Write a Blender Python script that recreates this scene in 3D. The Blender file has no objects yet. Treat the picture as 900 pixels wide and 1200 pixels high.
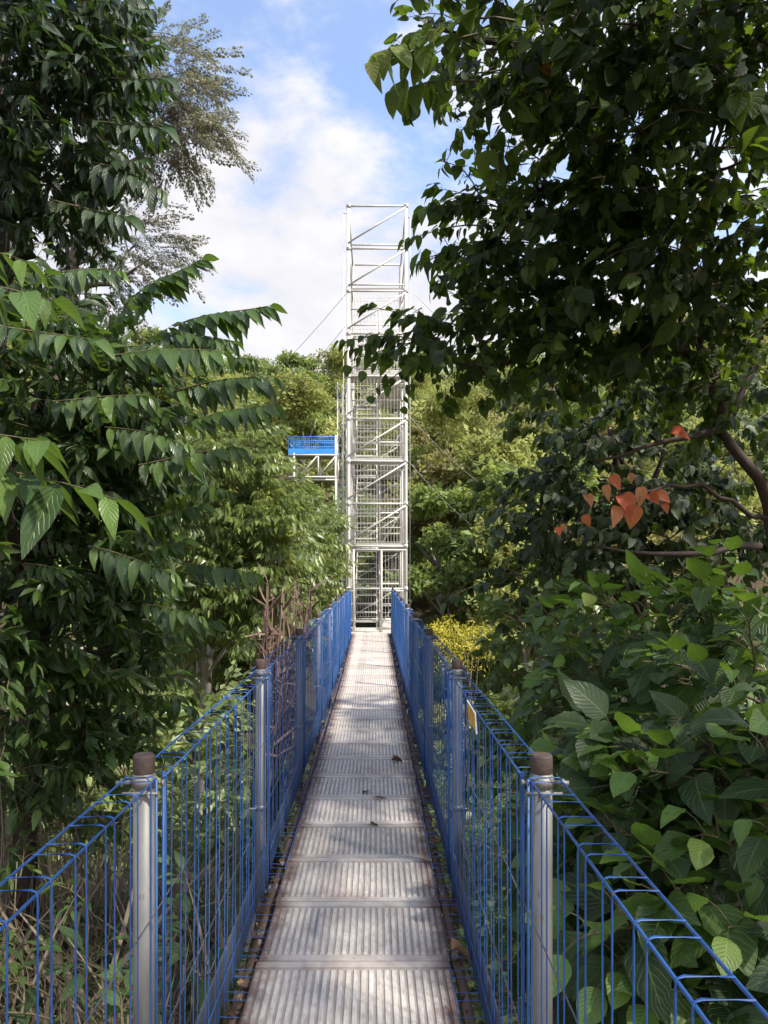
import bpy, math, random
import numpy as np
from mathutils import Vector

random.seed(11)
rng = np.random.default_rng(11)
SC = bpy.context.scene
COL = SC.collection
F, CX, CY, EYE = 850.0, 439.0, 665.0, 1.73      # pinhole of the photograph (900 x 1200) and eye height above the deck


def P(px, py, Y):
    """the point at distance Y that the photograph shows at (px, py)"""
    return np.array([(px - CX) * Y / F, Y, EYE + (CY - py) * Y / F])


def nrm(v):
    v = np.asarray(v, float)
    return v / np.maximum(np.linalg.norm(v, axis=-1, keepdims=True), 1e-9)


# ------------------------------------------------------------------ geometry buffers (all quads)
class G:
    def __init__(s):
        s.V, s.Q, s.U, s.T, s.M, s.S = [], [], [], [], [], []
        s.n = 0

    def add(s, V, Q, U=None, T=None, M=0, S=True):
        V = np.asarray(V, float).reshape(-1, 3)
        Q = np.asarray(Q, int).reshape(-1, 4)
        s.V.append(V)
        s.Q.append(Q + s.n)
        s.U.append(np.zeros((len(Q), 4, 2)) if U is None else np.asarray(U, float))
        s.T.append(np.full(len(V), .5) if T is None else np.broadcast_to(np.asarray(T, float), (len(V),)))
        s.M.append(np.broadcast_to(np.asarray(M, int), (len(Q),)))
        s.S.append(np.broadcast_to(np.asarray(S, bool), (len(Q),)))
        s.n += len(V)
        return s

    def join(s, g, M=None):
        V, Q, U, T, MM, S = g.arr()
        return s.add(V, Q, U, T, MM if M is None else M, S)

    def arr(s):
        c = np.concatenate
        return c(s.V), c(s.Q), c(s.U), c(s.T), c(s.M), c(s.S)

    def obj(s, name, mats, parent=None):
        V, Q, U, T, M, S = s.arr()
        me = bpy.data.meshes.new(name)
        me.vertices.add(len(V))
        me.vertices.foreach_set('co', V.astype(np.float32).ravel())
        me.loops.add(Q.size)
        me.loops.foreach_set('vertex_index', Q.astype(np.int32).ravel())
        me.polygons.add(len(Q))
        me.polygons.foreach_set('loop_start', np.arange(0, Q.size, 4, dtype=np.int32))
        me.polygons.foreach_set('material_index', M.astype(np.int32))
        me.polygons.foreach_set('use_smooth', S)
        uv = me.uv_layers.new(name='UVMap')
        uv.data.foreach_set('uv', U.astype(np.float32).ravel())
        a = me.attributes.new('tint', 'FLOAT', 'POINT')
        a.data.foreach_set('value', T.astype(np.float32))
        for m in (mats if isinstance(mats, (list, tuple)) else [mats]):
            me.materials.append(m)
        me.update()
        me.validate()
        return link(name, me, parent)


def link(name, me, parent=None):
    o = bpy.data.objects.new(name, me)
    COL.objects.link(o)
    if parent is not None:
        o.parent = parent
    return o


def empty(name, label, cat, loc=(0, 0, 0), group=None, rz=0):
    o = link(name, None)
    o.empty_display_size = .2
    o.location = loc
    o.rotation_euler = (0, 0, rz)
    return tag(o, label, cat, group)


def tag(o, label=None, cat=None, group=None, kind=None):
    if label:
        o['label'] = label
    if cat:
        o['category'] = cat
    if group:
        o['group'] = group
    if kind:
        o['kind'] = kind
    return o


def dup(o, loc=None, parent=None):
    c = o.copy()
    COL.objects.link(c)
    if parent is not None:
        c.parent = parent
    if loc is not None:
        c.location = loc
    for ch in list(o.children):
        dup(ch, None, c)
    return c


def box(c, s, g=None, T=.5, M=0):
    g = g or G()
    c, h = np.array(c, float), np.array(s, float) / 2
    V = np.array([[x, y, z] for z in (-1, 1) for y in (-1, 1) for x in (-1, 1)]) * h + c
    Q = [[0, 2, 3, 1], [4, 5, 7, 6], [0, 1, 5, 4], [2, 6, 7, 3], [0, 4, 6, 2], [1, 3, 7, 5]]
    U = np.tile([[0, 0], [1, 0], [1, 1], [0, 1]], (6, 1, 1))
    return g.add(V, Q, U, T, M, False)


def tube(pts, r, n=6, g=None, cap=True, T=.5, M=0):
    g = g or G()
    p = np.asarray(pts, float)
    r = np.broadcast_to(np.asarray(r, float), (len(p),)).copy()
    if cap:
        p = np.concatenate([p[:1], p, p[-1:]])
        r = np.concatenate([r[:1] * .02, r, r[-1:] * .02])
    t = np.zeros_like(p)
    t[1:-1] = p[2:] - p[:-2]
    t[0] = p[1] - p[0] if not cap else p[2] - p[1]
    t[-1] = p[-1] - p[-2] if not cap else p[-2] - p[-3]
    t = nrm(t)
    ref = np.array([0, 0, 1.]) if abs(t[len(t) // 2][2]) < .9 else np.array([1., 0, 0])
    a = nrm(np.cross(t, ref))
    b = np.cross(t, a)
    th = np.arange(n) * 2 * math.pi / n + math.pi / n
    V = p[:, None] + r[:, None, None] * (np.cos(th)[None, :, None] * a[:, None] + np.sin(th)[None, :, None] * b[:, None])
    k = len(p)
    i, j = np.meshgrid(np.arange(k - 1), np.arange(n), indexing='ij')
    q = np.stack([i * n + j, (i + 1) * n + j, (i + 1) * n + (j + 1) % n, i * n + (j + 1) % n], -1).reshape(-1, 4)
    S = np.ones((k - 1, n), bool)
    if cap:
        S[0] = S[-1] = False
    U = np.stack([np.stack([j / n, i / k], -1), np.stack([j / n, (i + 1) / k], -1), np.stack([(j + 1) / n, (i + 1) / k], -1), np.stack([(j + 1) / n, i / k], -1)], -2).reshape(-1, 4, 2)
    return g.add(V.reshape(-1, 3), q[:, ::-1], U[:, ::-1], T, M, S.ravel())


def curve(a, b, sag=0., n=7, wob=0., rs=rng):
    """a wandering line from a to b that bulges up by sag"""
    a, b = np.asarray(a, float), np.asarray(b, float)
    t = np.linspace(0, 1, n)[:, None]
    p = a + (b - a) * t
    p[:, 2] += (4 * t * (1 - t))[:, 0] * sag
    w = rs.normal(0, wob, (n, 3))
    w[0] = w[-1] = 0
    return p + w


# ------------------------------------------------------------------ leaves
def profile(kind, t):
    if kind == 'lance':      # oblong with a drawn out tip
        w = np.sin(math.pi * t ** .8) ** .75 * (1 - .35 * t ** 3)
    elif kind == 'heart':    # broad near the stalk, pointed
        w = np.sin(math.pi * np.clip(t, 0, 1) ** .66) ** .72 * (1 - .38 * t ** 2)
    elif kind == 'ovate':
        w = np.sin(math.pi * t ** .72) ** .8
    else:                    # blade
        w = (1 - t) ** .6 * np.minimum(1, .4 + t * 4)
    return w / w.max()


def leaf_tpl(kind, seg, wave=0.):
    t = np.linspace(0, 1, seg + 1)
    if kind in ('heart', 'ovate'):
        t = .55 * t ** 1.9 + .45 * t        # finer steps where the outline turns, near the stalk
    w = np.maximum(profile(kind, t), .03)
    x = np.stack([-w, 0 * w, w], 1)
    y = np.repeat(t[:, None], 3, 1)
    z = wave * np.sin(t * 17)[:, None] * np.array([1, 0, -1.])[None] * w[:, None]
    if kind == 'heart':
        y = y - .10 * (np.abs(x) * (1 - t[:, None]) ** 3)
    V = np.stack([x, y, z], -1).reshape(-1, 3)
    Q, U = [], []
    for i in range(seg):
        for j in range(2):
            a = i * 3 + j
            Q.append([a, a + 1, a + 4, a + 3])
            U.append([[j / 2, t[i]], [(j + 1) / 2, t[i]], [(j + 1) / 2, t[i + 1]], [j / 2, t[i + 1]]])
    return V, np.array(Q), np.array(U)


TPL = {'lance5': leaf_tpl('lance', 5, .06), 'lance2': leaf_tpl('lance', 2), 'heart5': leaf_tpl('heart', 6, .07), 'heart3': leaf_tpl('heart', 4, .05), 'ovate6': leaf_tpl('ovate', 7, .10),
       'ovate2': leaf_tpl('ovate', 2), 'ovate3': leaf_tpl('ovate', 3, .05), 'blade3': leaf_tpl('blade', 3), 'blade5': leaf_tpl('blade', 5)}


def leaves(tpl, pos, d, up, L, W, curl=.2, fold=.25, tint=.5, M=0):
    """one leaf per row: stalk end, axis, face direction, length, half width as a share of the length"""
    tv, tq, tu = TPL[tpl]
    pos, d, up = (np.asarray(v, float).reshape(-1, 3) for v in (pos, d, up))
    n = len(pos)
    L, W, curl, fold, tint = (np.broadcast_to(np.asarray(v, float), (n,)) for v in (L, W, curl, fold, tint))
    d = nrm(d)
    x = nrm(np.cross(d, up))
    z = np.cross(x, d)
    lx = tv[None, :, 0] * (W * L)[:, None]
    ly = tv[None, :, 1] * L[:, None]
    lz = (tv[None, :, 2] * W[:, None] + fold[:, None] * np.abs(tv[None, :, 0]) * W[:, None] - curl[:, None] * tv[None, :, 1] ** 2) * L[:, None]
    V = pos[:, None] + lx[..., None] * x[:, None] + ly[..., None] * d[:, None] + lz[..., None] * z[:, None]
    k = len(tv)
    Q = (tq[None] + (np.arange(n) * k)[:, None, None]).reshape(-1, 4)
    U = np.tile(tu[None], (n, 1, 1, 1)).reshape(-1, 4, 2)
    return G().add(V.reshape(-1, 3), Q, U, np.repeat(tint, k), M, True)


def frames(d, up=(0, 0, 1), roll=None):
    d = nrm(d)
    up = np.broadcast_to(np.asarray(up, float), d.shape)
    y = nrm(np.cross(up, d))
    z = np.cross(d, y)
    if roll is not None:
        c, s = np.cos(roll)[:, None], np.sin(roll)[:, None]
        y, z = y * c + z * s, z * c - y * s
    return np.stack([d, y, z], -1)          # columns


def bake(tpls, pos, R, sc, tint=0., g=None):
    """copies of the spray templates into one buffer"""
    g = g or G()
    pos = np.asarray(pos, float)
    n = len(pos)
    sc = np.broadcast_to(np.asarray(sc, float), (n,))
    tint = np.broadcast_to(np.asarray(tint, float), (n,))
    pick = rng.integers(0, len(tpls), n)
    for k, t in enumerate(tpls):
        ix = np.nonzero(pick == k)[0]
        if not len(ix):
            continue
        V, Q, U, T, M, S = t.arr()
        m = len(ix)
        VV = np.einsum('nij,kj->nki', R[ix] * sc[ix][:, None, None], V) + pos[ix][:, None]
        QQ = (Q[None] + (np.arange(m) * len(V))[:, None, None]).reshape(-1, 4)
        g.add(VV.reshape(-1, 3), QQ, np.tile(U[None], (m, 1, 1, 1)).reshape(-1, 4, 2), (T[None] + tint[ix][:, None]).ravel(), np.tile(M, m), np.tile(S, m))
    return g


def aged(t, r, share=.012):
    """a few leaves that have turned yellow"""
    return np.where(r.random(len(t)) < share, 1.45, np.clip(t, 0, .9))


def pinnate(n, length, leaf, tpl, droop=.75, sag=.12, width=.17, seed=0, gap=0., bright_tip=.2, wild=.08):
    """a twig along +X with two rows of hanging leaves"""
    r = np.random.default_rng(seed)
    t = np.clip(np.linspace(.06, 1, n) + r.normal(0, .011, n), 0, 1)
    tx = np.linspace(0, 1, 6)
    line = lambda u: np.stack([u * length, .04 * length * np.sin(u * 5 + seed), -sag * length * u ** 2], -1)
    g = tube(line(tx), np.linspace(.006, .0018, 6), 4, cap=False, M=1, T=.5)
    side = np.where(np.arange(n) % 2, 1., -1.)
    pos = line(t)
    keep = r.random(n) > gap
    arch = .42
    dr = droop + r.normal(0, .16, n)
    d = np.stack([.42 + .25 * r.random(n) + .5 * t ** 4, side * (1 - .45 * droop) * (1 - .6 * t ** 6), -dr], -1) + r.normal(0, wild, (n, 3))
    up = np.stack([.15 * r.normal(0, 1, n) + .25, side * .75, .75 + 0 * t], -1)
    L = leaf * (.72 + .5 * np.sin(math.pi * (.12 + .8 * t))) * (1 + r.normal(0, .15, n))
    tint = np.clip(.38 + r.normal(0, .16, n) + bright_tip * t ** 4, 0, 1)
    k = keep
    g.join(leaves(tpl, pos[k], d[k], up[k], L[k], (width * (1 + r.normal(0, .08, n)))[k], (arch + r.normal(0, .12, n))[k], .22, aged(tint, r)[k]))
    return g


def hanger(n, length, leaf, tpl, width=.33, seed=0, hang=.8, petiole=.35, bright_tip=.35):
    """a twig along +X with single leaves hanging on stalks all round it"""
    r = np.random.default_rng(seed)
    t = np.sort(r.uniform(.12, 1, n))
    tx = np.linspace(0, 1, 6)
    line = lambda u: np.stack([u * length, .07 * length * np.sin(u * 4 + seed), .05 * length * np.sin(u * 3) - .16 * length * u ** 2], -1)
    g = tube(line(tx), np.linspace(.006, .002, 6), 4, cap=False, M=1)
    a = r.uniform(0, 2 * math.pi, n)
    base = line(t)
    out = nrm(np.stack([.5 + .3 * r.random(n), np.cos(a), .5 * np.sin(a) + .1], -1))
    tip = base + out * (leaf * petiole)[..., None] if np.ndim(petiole) else base + out * leaf * petiole
    for i in range(n):
        tube([base[i], (base[i] + tip[i]) / 2 + [0, 0, .01], tip[i]], .0014, 3, g, cap=False, M=1)
    d = out * (1 - hang) + np.array([0.15, 0, -hang]) + r.normal(0, .16, (n, 3))
    up = out * .7 + np.array([0, 0, .75]) + r.normal(0, .28, (n, 3))
    L = leaf * r.uniform(.62, 1.15, n)
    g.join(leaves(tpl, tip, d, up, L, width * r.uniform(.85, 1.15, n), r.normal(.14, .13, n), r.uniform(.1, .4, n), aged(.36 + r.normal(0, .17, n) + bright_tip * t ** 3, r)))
    return g


def rosette(n, leaf, tpl, width=.33, seed=0, stem=.4):
    """a shoot along +X that ends in a spread of large stalked leaves"""
    r = np.random.default_rng(seed)
    ln = stem
    tx = np.linspace(0, 1, 5)
    line = lambda u: np.stack([u * ln, .05 * ln * np.sin(u * 4 + seed), .06 * ln * np.sin(u * 3)], -1)
    g = tube(line(tx), np.linspace(.008, .004, 5), 5, cap=False, M=1)
    t = np.linspace(.3, 1, n)
    a = np.arange(n) * 2.4 + seed
    base = line(t)
    out = nrm(np.stack([.25 + .55 * t, np.cos(a) * (1.05 - .5 * t), np.sin(a) * .55 + .25], -1))
    ps = leaf * r.uniform(.28, .55, n)
    tip = base + out * ps[:, None]
    for i in range(n):
        tube([base[i], (base[i] + tip[i]) / 2 + [0, 0, .012], tip[i]], [.0035, .0028, .0022], 4, g, cap=False, M=1)
    d = out * .8 + np.array([.1, 0, -.42]) + r.normal(0, .14, (n, 3))
    up = np.array([.35, 0, .75]) + out * .3 + r.normal(0, .22, (n, 3))
    L = leaf * r.uniform(.42, 1.12, n) * (1 - .35 * t ** 5)
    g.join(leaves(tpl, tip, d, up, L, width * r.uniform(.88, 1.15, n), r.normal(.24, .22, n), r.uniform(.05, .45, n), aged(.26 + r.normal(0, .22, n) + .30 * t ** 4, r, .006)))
    return g


def clump(n, leaf, seed=0, tpl='ovate2', flat=.6, width=.32, hang=.3):
    """leaves on the upper shell of a small dome, the unit of a distant crown"""
    r = np.random.default_rng(seed)
    p = nrm(r.normal(0, 1, (n, 3)))
    p[:, 2] = np.where(p[:, 2] < -.3, -p[:, 2], p[:, 2])
    rad = r.uniform(.55, 1.05, n)[:, None]
    pos = p * rad * np.array([1, 1, flat])
    d = p * .7 + r.normal(0, .55, (n, 3)) - np.array([0, 0, hang])
    up = p * .8 + np.array([0, 0, .6]) + r.normal(0, .35, (n, 3))
    return leaves(tpl, pos, d, up, leaf * r.uniform(.7, 1.3, n), width, .15, .2, np.clip(r.normal(.45, .2, n), 0, 1))


def blob_points(n, c, rad, shell=.35):
    p = nrm(rng.normal(0, 1, (n, 3))) * (rng.uniform(shell, 1, n) ** .6)[:, None]
    return np.asarray(c) + p * np.asarray(rad), p


def px_blob(px, py, Y, rpx, rpy, ry):
    return P(px, py, Y), np.array([rpx * Y / F, ry, rpy * Y / F])


# ------------------------------------------------------------------ materials
def nodes(name):
    m = bpy.data.materials.new(name)
    m.use_nodes = True
    nt = m.node_tree
    nt.nodes.clear()
    N = lambda t, **k: _node(nt, t, k)
    return m, nt, N


def _node(nt, t, k):
    n = nt.nodes.new(t)
    for a, v in k.items():
        if a.startswith('_'):
            n.inputs[a[1:].replace('_', ' ')].default_value = v
        else:
            setattr(n, a, v)
    return n


def ramp(n, stops):
    e = n.color_ramp.elements
    while len(e) > 1:
        e.remove(e[-1])
    e[0].position, e[0].color = stops[0][0], (*stops[0][1], 1)
    for p, c in stops[1:]:
        x = e.new(p)
        x.color = (*c, 1)


def math_(nt, op, a, b=None, c=None, clamp=False):
    n = nt.nodes.new('ShaderNodeMath')
    n.operation = op
    n.use_clamp = clamp
    for i, v in enumerate((a, b, c)):
        if v is None:
            continue
        if isinstance(v, (int, float)):
            n.inputs[i].default_value = v
        else:
            nt.links.new(v, n.inputs[i])
    return n.outputs[0]


def mixc(nt, f, a, b, mode='MIX'):
    n = nt.nodes.new('ShaderNodeMix')
    n.data_type = 'RGBA'
    n.blend_type = mode
    for s, v in ((n.inputs[0], f), (n.inputs[6], a), (n.inputs[7], b)):
        if isinstance(v, (int, float)):
            s.default_value = v
        elif isinstance(v, tuple):
            s.default_value = (*v, 1)
        else:
            nt.links.new(v, s)
    return n.outputs[2]


def leaf_mat(name, dark, mid, light, rough=.42, trans=.3, veins=0, spec=.5, vein_amt=.25, blemish=0.):
    m, nt, N = nodes(name)
    L = nt.links.new
    at = N('ShaderNodeAttribute', attribute_name='tint')
    r = N('ShaderNodeValToRGB')
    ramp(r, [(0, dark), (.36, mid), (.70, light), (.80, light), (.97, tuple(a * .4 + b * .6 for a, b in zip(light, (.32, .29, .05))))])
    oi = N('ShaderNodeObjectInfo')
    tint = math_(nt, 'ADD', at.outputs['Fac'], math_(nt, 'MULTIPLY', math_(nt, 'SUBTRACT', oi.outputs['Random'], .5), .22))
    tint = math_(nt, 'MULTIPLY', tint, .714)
    L(tint, r.inputs[0])
    col = r.outputs[0]
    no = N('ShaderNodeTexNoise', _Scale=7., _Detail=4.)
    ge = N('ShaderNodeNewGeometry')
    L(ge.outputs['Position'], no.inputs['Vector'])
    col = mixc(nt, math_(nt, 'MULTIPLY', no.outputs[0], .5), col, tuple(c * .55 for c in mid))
    if blemish:
        n4 = N('ShaderNodeTexNoise', _Scale=38., _Detail=3., _Roughness=.6)
        L(ge.outputs['Position'], n4.inputs['Vector'])
        fb = N('ShaderNodeMapRange', _From_Min=.66, _From_Max=.70)
        L(n4.outputs[0], fb.inputs[0])
        col = mixc(nt, math_(nt, 'MULTIPLY', fb.outputs[0], blemish), col, (.10, .065, .025))
    b = N('ShaderNodeBsdfPrincipled', _Roughness=rough)
    b.inputs['Specular IOR Level'].default_value = spec
    L(math_(nt, 'MULTIPLY_ADD', no.outputs[0], .3, rough - .15), b.inputs['Roughness'])
    if veins:
        uv = N('ShaderNodeUVMap')
        sp = N('ShaderNodeSeparateXYZ')
        L(uv.outputs[0], sp.inputs[0])
        au = math_(nt, 'ABSOLUTE', math_(nt, 'SUBTRACT', sp.outputs[0], .5))
        rib = math_(nt, 'LESS_THAN', au, .022)
        ph = math_(nt, 'SUBTRACT', math_(nt, 'MULTIPLY', sp.outputs[1], veins * 6.283), math_(nt, 'MULTIPLY', au, veins * 4.2))
        sv = math_(nt, 'POWER', math_(nt, 'MULTIPLY_ADD', math_(nt, 'SINE', ph), .5, .5), 7.)
        v = math_(nt, 'MAXIMUM', rib, math_(nt, 'MULTIPLY', sv, .55))
        col = mixc(nt, math_(nt, 'MULTIPLY', v, vein_amt), col, tuple(min(1, c * 1.6 + .05) for c in light))
        bm = N('ShaderNodeBump', _Strength=.55, _Distance=.004)
        L(math_(nt, 'SUBTRACT', 1., math_(nt, 'MAXIMUM', rib, sv)), bm.inputs['Height'])
        L(bm.outputs[0], b.inputs['Normal'])
    # the underside of a leaf is paler and duller
    col2 = mixc(nt, math_(nt, 'MULTIPLY', ge.outputs['Backfacing'], .35), col, tuple(c * 1.15 + .015 for c in mid))
    L(col2, b.inputs['Base Color'])
    t = N('ShaderNodeBsdfTranslucent')
    tc = mixc(nt, .45, col, tuple((c[0], c[1], c[2] * .5) for c in [tuple(min(.9, x * 2.6) for x in light)])[0])
    L(tc, t.inputs[0])
    mx = N('ShaderNodeMixShader', _Fac=trans)
    L(b.outputs[0], mx.inputs[1])
    L(t.outputs[0], mx.inputs[2])
    o = N('ShaderNodeOutputMaterial')
    L(mx.outputs[0], o.inputs[0])
    return m


def plain(name, c1, c2, scale=6., rough=.6, metal=0., bump=0., detail=6., spots=None, coord='Object', stretch=(1, 1, 1), spot_at=.62, spot_scale=18.):
    m, nt, N = nodes(name)
    L = nt.links.new
    tc = N('ShaderNodeTexCoord')
    mp = N('ShaderNodeMapping')
    mp.inputs['Scale'].default_value = stretch
    if coord == 'World':
        ge = N('ShaderNodeNewGeometry')
        L(ge.outputs['Position'], mp.inputs[0])
    else:
        L(tc.outputs[coord], mp.inputs[0])
    oi = N('ShaderNodeObjectInfo')
    av = N('ShaderNodeVectorMath', operation='ADD')
    L(mp.outputs[0], av.inputs[0])
    cb = N('ShaderNodeCombineXYZ')
    for i in range(3):
        L(math_(nt, 'MULTIPLY', oi.outputs['Random'], 17.3 * (i + 1)), cb.inputs[i])
    L(cb.outputs[0], av.inputs[1])
    no = N('ShaderNodeTexNoise', _Scale=scale, _Detail=detail, _Roughness=.62)
    L(av.outputs[0], no.inputs['Vector'])
    r = N('ShaderNodeValToRGB')
    ramp(r, [(.3, c1), (.7, c2)])
    L(no.outputs[0], r.inputs[0])
    col = r.outputs[0]
    if spots:
        n2 = N('ShaderNodeTexNoise', _Scale=spot_scale, _Detail=5., _Roughness=.7)
        L(av.outputs[0], n2.inputs['Vector'])
        f = N('ShaderNodeMapRange', _From_Min=spot_at, _From_Max=spot_at + .06)
        L(n2.outputs[0], f.inputs[0])
        col = mixc(nt, f.outputs[0], col, spots)
    b = N('ShaderNodeBsdfPrincipled', _Roughness=rough, _Metallic=metal)
    L(col, b.inputs['Base Color'])
    L(math_(nt, 'MULTIPLY_ADD', no.outputs[0], .3, rough - .15), b.inputs['Roughness'])
    if bump:
        bm = N('ShaderNodeBump', _Strength=bump, _Distance=.01)
        L(no.outputs[0], bm.inputs['Height'])
        L(bm.outputs[0], b.inputs['Normal'])
    o = N('ShaderNodeOutputMaterial')
    L(b.outputs[0], o.inputs[0])
    return m


def deck_mat():
    m, nt, N = nodes('worn_deck_steel')
    L = nt.links.new
    tc = N('ShaderNodeTexCoord')
    oi = N('ShaderNodeObjectInfo')
    cb = N('ShaderNodeCombineXYZ')
    for i in range(3):
        L(math_(nt, 'MULTIPLY', oi.outputs['Random'], 11.7 * (i + 1)), cb.inputs[i])
    av = N('ShaderNodeVectorMath', operation='ADD')
    L(tc.outputs['Object'], av.inputs[0])
    L(cb.outputs[0], av.inputs[1])
    at = N('ShaderNodeAttribute', attribute_name='tint')      # 1 = worn top of a rib, 0 = bottom of a groove, .5 = joint strip
    n1 = N('ShaderNodeTexNoise', _Scale=9., _Detail=7., _Roughness=.65)
    n2 = N('ShaderNodeTexNoise', _Scale=55., _Detail=4., _Roughness=.7)
    n3 = N('ShaderNodeTexNoise', _Scale=3.2, _Detail=5., _Roughness=.6)
    st = N('ShaderNodeMapping')
    st.inputs['Scale'].default_value = (1, .25, 1)
    L(av.outputs[0], st.inputs[0])
    L(av.outputs[0], n1.inputs['Vector'])
    L(st.outputs[0], n2.inputs['Vector'])
    L(av.outputs[0], n3.inputs['Vector'])
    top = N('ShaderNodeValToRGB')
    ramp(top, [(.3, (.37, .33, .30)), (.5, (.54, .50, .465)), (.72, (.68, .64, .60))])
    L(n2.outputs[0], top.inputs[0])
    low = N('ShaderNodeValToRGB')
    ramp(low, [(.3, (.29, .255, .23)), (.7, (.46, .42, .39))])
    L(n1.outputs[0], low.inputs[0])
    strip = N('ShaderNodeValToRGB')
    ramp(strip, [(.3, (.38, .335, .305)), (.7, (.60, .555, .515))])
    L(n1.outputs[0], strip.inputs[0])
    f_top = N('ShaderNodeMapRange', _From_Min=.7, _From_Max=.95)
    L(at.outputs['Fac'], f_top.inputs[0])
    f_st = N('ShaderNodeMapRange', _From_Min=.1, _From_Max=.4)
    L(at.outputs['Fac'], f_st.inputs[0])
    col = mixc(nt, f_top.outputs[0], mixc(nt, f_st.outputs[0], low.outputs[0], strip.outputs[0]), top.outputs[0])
    # pinkish brown grime in patches, and rust that eats in from the two long edges
    pat = N('ShaderNodeMapRange', _From_Min=.5, _From_Max=.75)
    L(n3.outputs[0], pat.inputs[0])
    col = mixc(nt, math_(nt, 'MULTIPLY', pat.outputs[0], .55), col, (.30, .22, .19))
    sx = N('ShaderNodeSeparateXYZ')
    L(tc.outputs['Object'], sx.inputs[0])
    ed = math_(nt, 'ADD', math_(nt, 'ABSOLUTE', sx.outputs[0]), math_(nt, 'MULTIPLY', math_(nt, 'SUBTRACT', n1.outputs[0], .5), .22))
    e = N('ShaderNodeMapRange', _From_Min=.315, _From_Max=.41)
    L(ed, e.inputs[0])
    col = mixc(nt, math_(nt, 'MULTIPLY', e.outputs[0], .9), col, (.085, .042, .035))
    col = mixc(nt, 1., col, mixc(nt, oi.outputs['Random'], (.80, .79, .78), (1.06, 1.04, 1.02)), 'MULTIPLY')
    b = N('ShaderNodeBsdfPrincipled', _Roughness=.62)
    b.inputs['Specular IOR Level'].default_value = .4
    L(col, b.inputs['Base Color'])
    bm = N('ShaderNodeBump', _Strength=.35, _Distance=.003)
    L(n2.outputs[0], bm.inputs['Height'])
    L(bm.outputs[0], b.inputs['Normal'])
    o = N('ShaderNodeOutputMaterial')
    L(b.outputs[0], o.inputs[0])
    return m


MT = {}
MT['blue'] = plain('blue_wire_paint', (.017, .074, .25), (.030, .115, .34), 14, .45, 0, 0, spots=(.13, .10, .09), spot_at=.62, spot_scale=45)
MT['galv'] = plain('galvanised_steel', (.13, .125, .115), (.27, .26, .24), 9, .52, .3, .12, stretch=(1, 1, .3), spots=(.13, .10, .075), spot_at=.60)
MT['cap'] = plain('rusty_cap', (.045, .030, .025), (.12, .078, .06), 22, .75, .2, .5)
MT['toe'] = plain('dark_toe_board', (.035, .05, .09), (.10, .10, .10), 5, .6, .2, .2, stretch=(1, .3, 2))
MT['pipe'] = plain('rusty_pipe', (.06, .035, .025), (.17, .11, .08), 8, .7, .2, .3, stretch=(1, .3, 1), spots=(.30, .26, .21), spot_at=.58)
MT['deck'] = deck_mat()
MT['white'] = plain('white_tower_paint', (.46, .43, .385), (.62, .59, .54), 1.5, .5, 0, 0, spots=(.30, .22, .17), spot_at=.64, spot_scale=7)
MT['rear_grey'] = plain('rear_column_grey', (.26, .25, .24), (.36, .35, .34), 3, .55, .1)  # darker grey for the tower's rear columns alone
MT['plate'] = plain('grey_floor_plate', (.42, .39, .35), (.56, .53, .49), 3, .6)
MT['walkblue'] = plain('bright_blue_paint', (.02, .20, .62), (.03, .26, .72), 3, .5)
MT['cable'] = plain('grey_cable', (.30, .30, .30), (.45, .45, .44), 3, .5, .5)
MT['darkwire'] = plain('dull_wire', (.06, .07, .09), (.14, .15, .17), 4, .5, .3)
MT['sign'] = plain('weathered_yellow_sign', (.62, .30, .03), (.80, .46, .06), 16, .55, 0, 0, spots=(.16, .07, .02), spot_at=.62, spot_scale=42)
MT['signrim'] = plain('sign_rim', (.75, .72, .66), (.85, .82, .78), 8, .5)
MT['bark'] = plain('grey_brown_bark', (.055, .038, .028), (.15, .115, .085), 9, .85, 0, .8, stretch=(1, 1, .35), coord='World')
MT['redbark'] = plain('reddish_bark', (.022, .013, .010), (.062, .035, .025), 9, .8, 0, .8, stretch=(1, 1, .4), coord='World')
MT['palebark'] = plain('pale_bark', (.20, .17, .14), (.36, .32, .27), 5, .85, 0, .6, stretch=(1, 1, .3), coord='World')
MT['twig'] = plain('green_brown_twig', (.07, .06, .025), (.13, .10, .05), 9, .7, coord='World')
MT['soil'] = plain('leaf_litter_ground', (.035, .024, .014), (.085, .06, .03), 2.5, .95, 0, .8, coord='World', spots=(.05, .065, .018), spot_at=.52, spot_scale=1.1)
MT['straw'] = leaf_mat('dry_straw', (.075, .055, .042), (.19, .145, .105), (.38, .31, .22), .7, .15)
MT['deadfrond'] = leaf_mat('dead_frond_brown', (.055, .028, .022), (.12, .068, .052), (.24, .15, .115), .7, .05)
MT['litter'] = leaf_mat('dead_leaf_brown', (.04, .022, .015), (.12, .065, .04), (.30, .20, .12), .75, .05)
MT['tanleaf'] = leaf_mat('curled_tan_leaf', (.30, .12, .06), (.45, .21, .12), (.6, .34, .2), .7, .1)
MT['redleaf'] = leaf_mat('red_orange_leaf', (.36, .030, .014), (.58, .085, .028), (.60, .27, .13), .5, .35, veins=6, blemish=.8)
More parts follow.
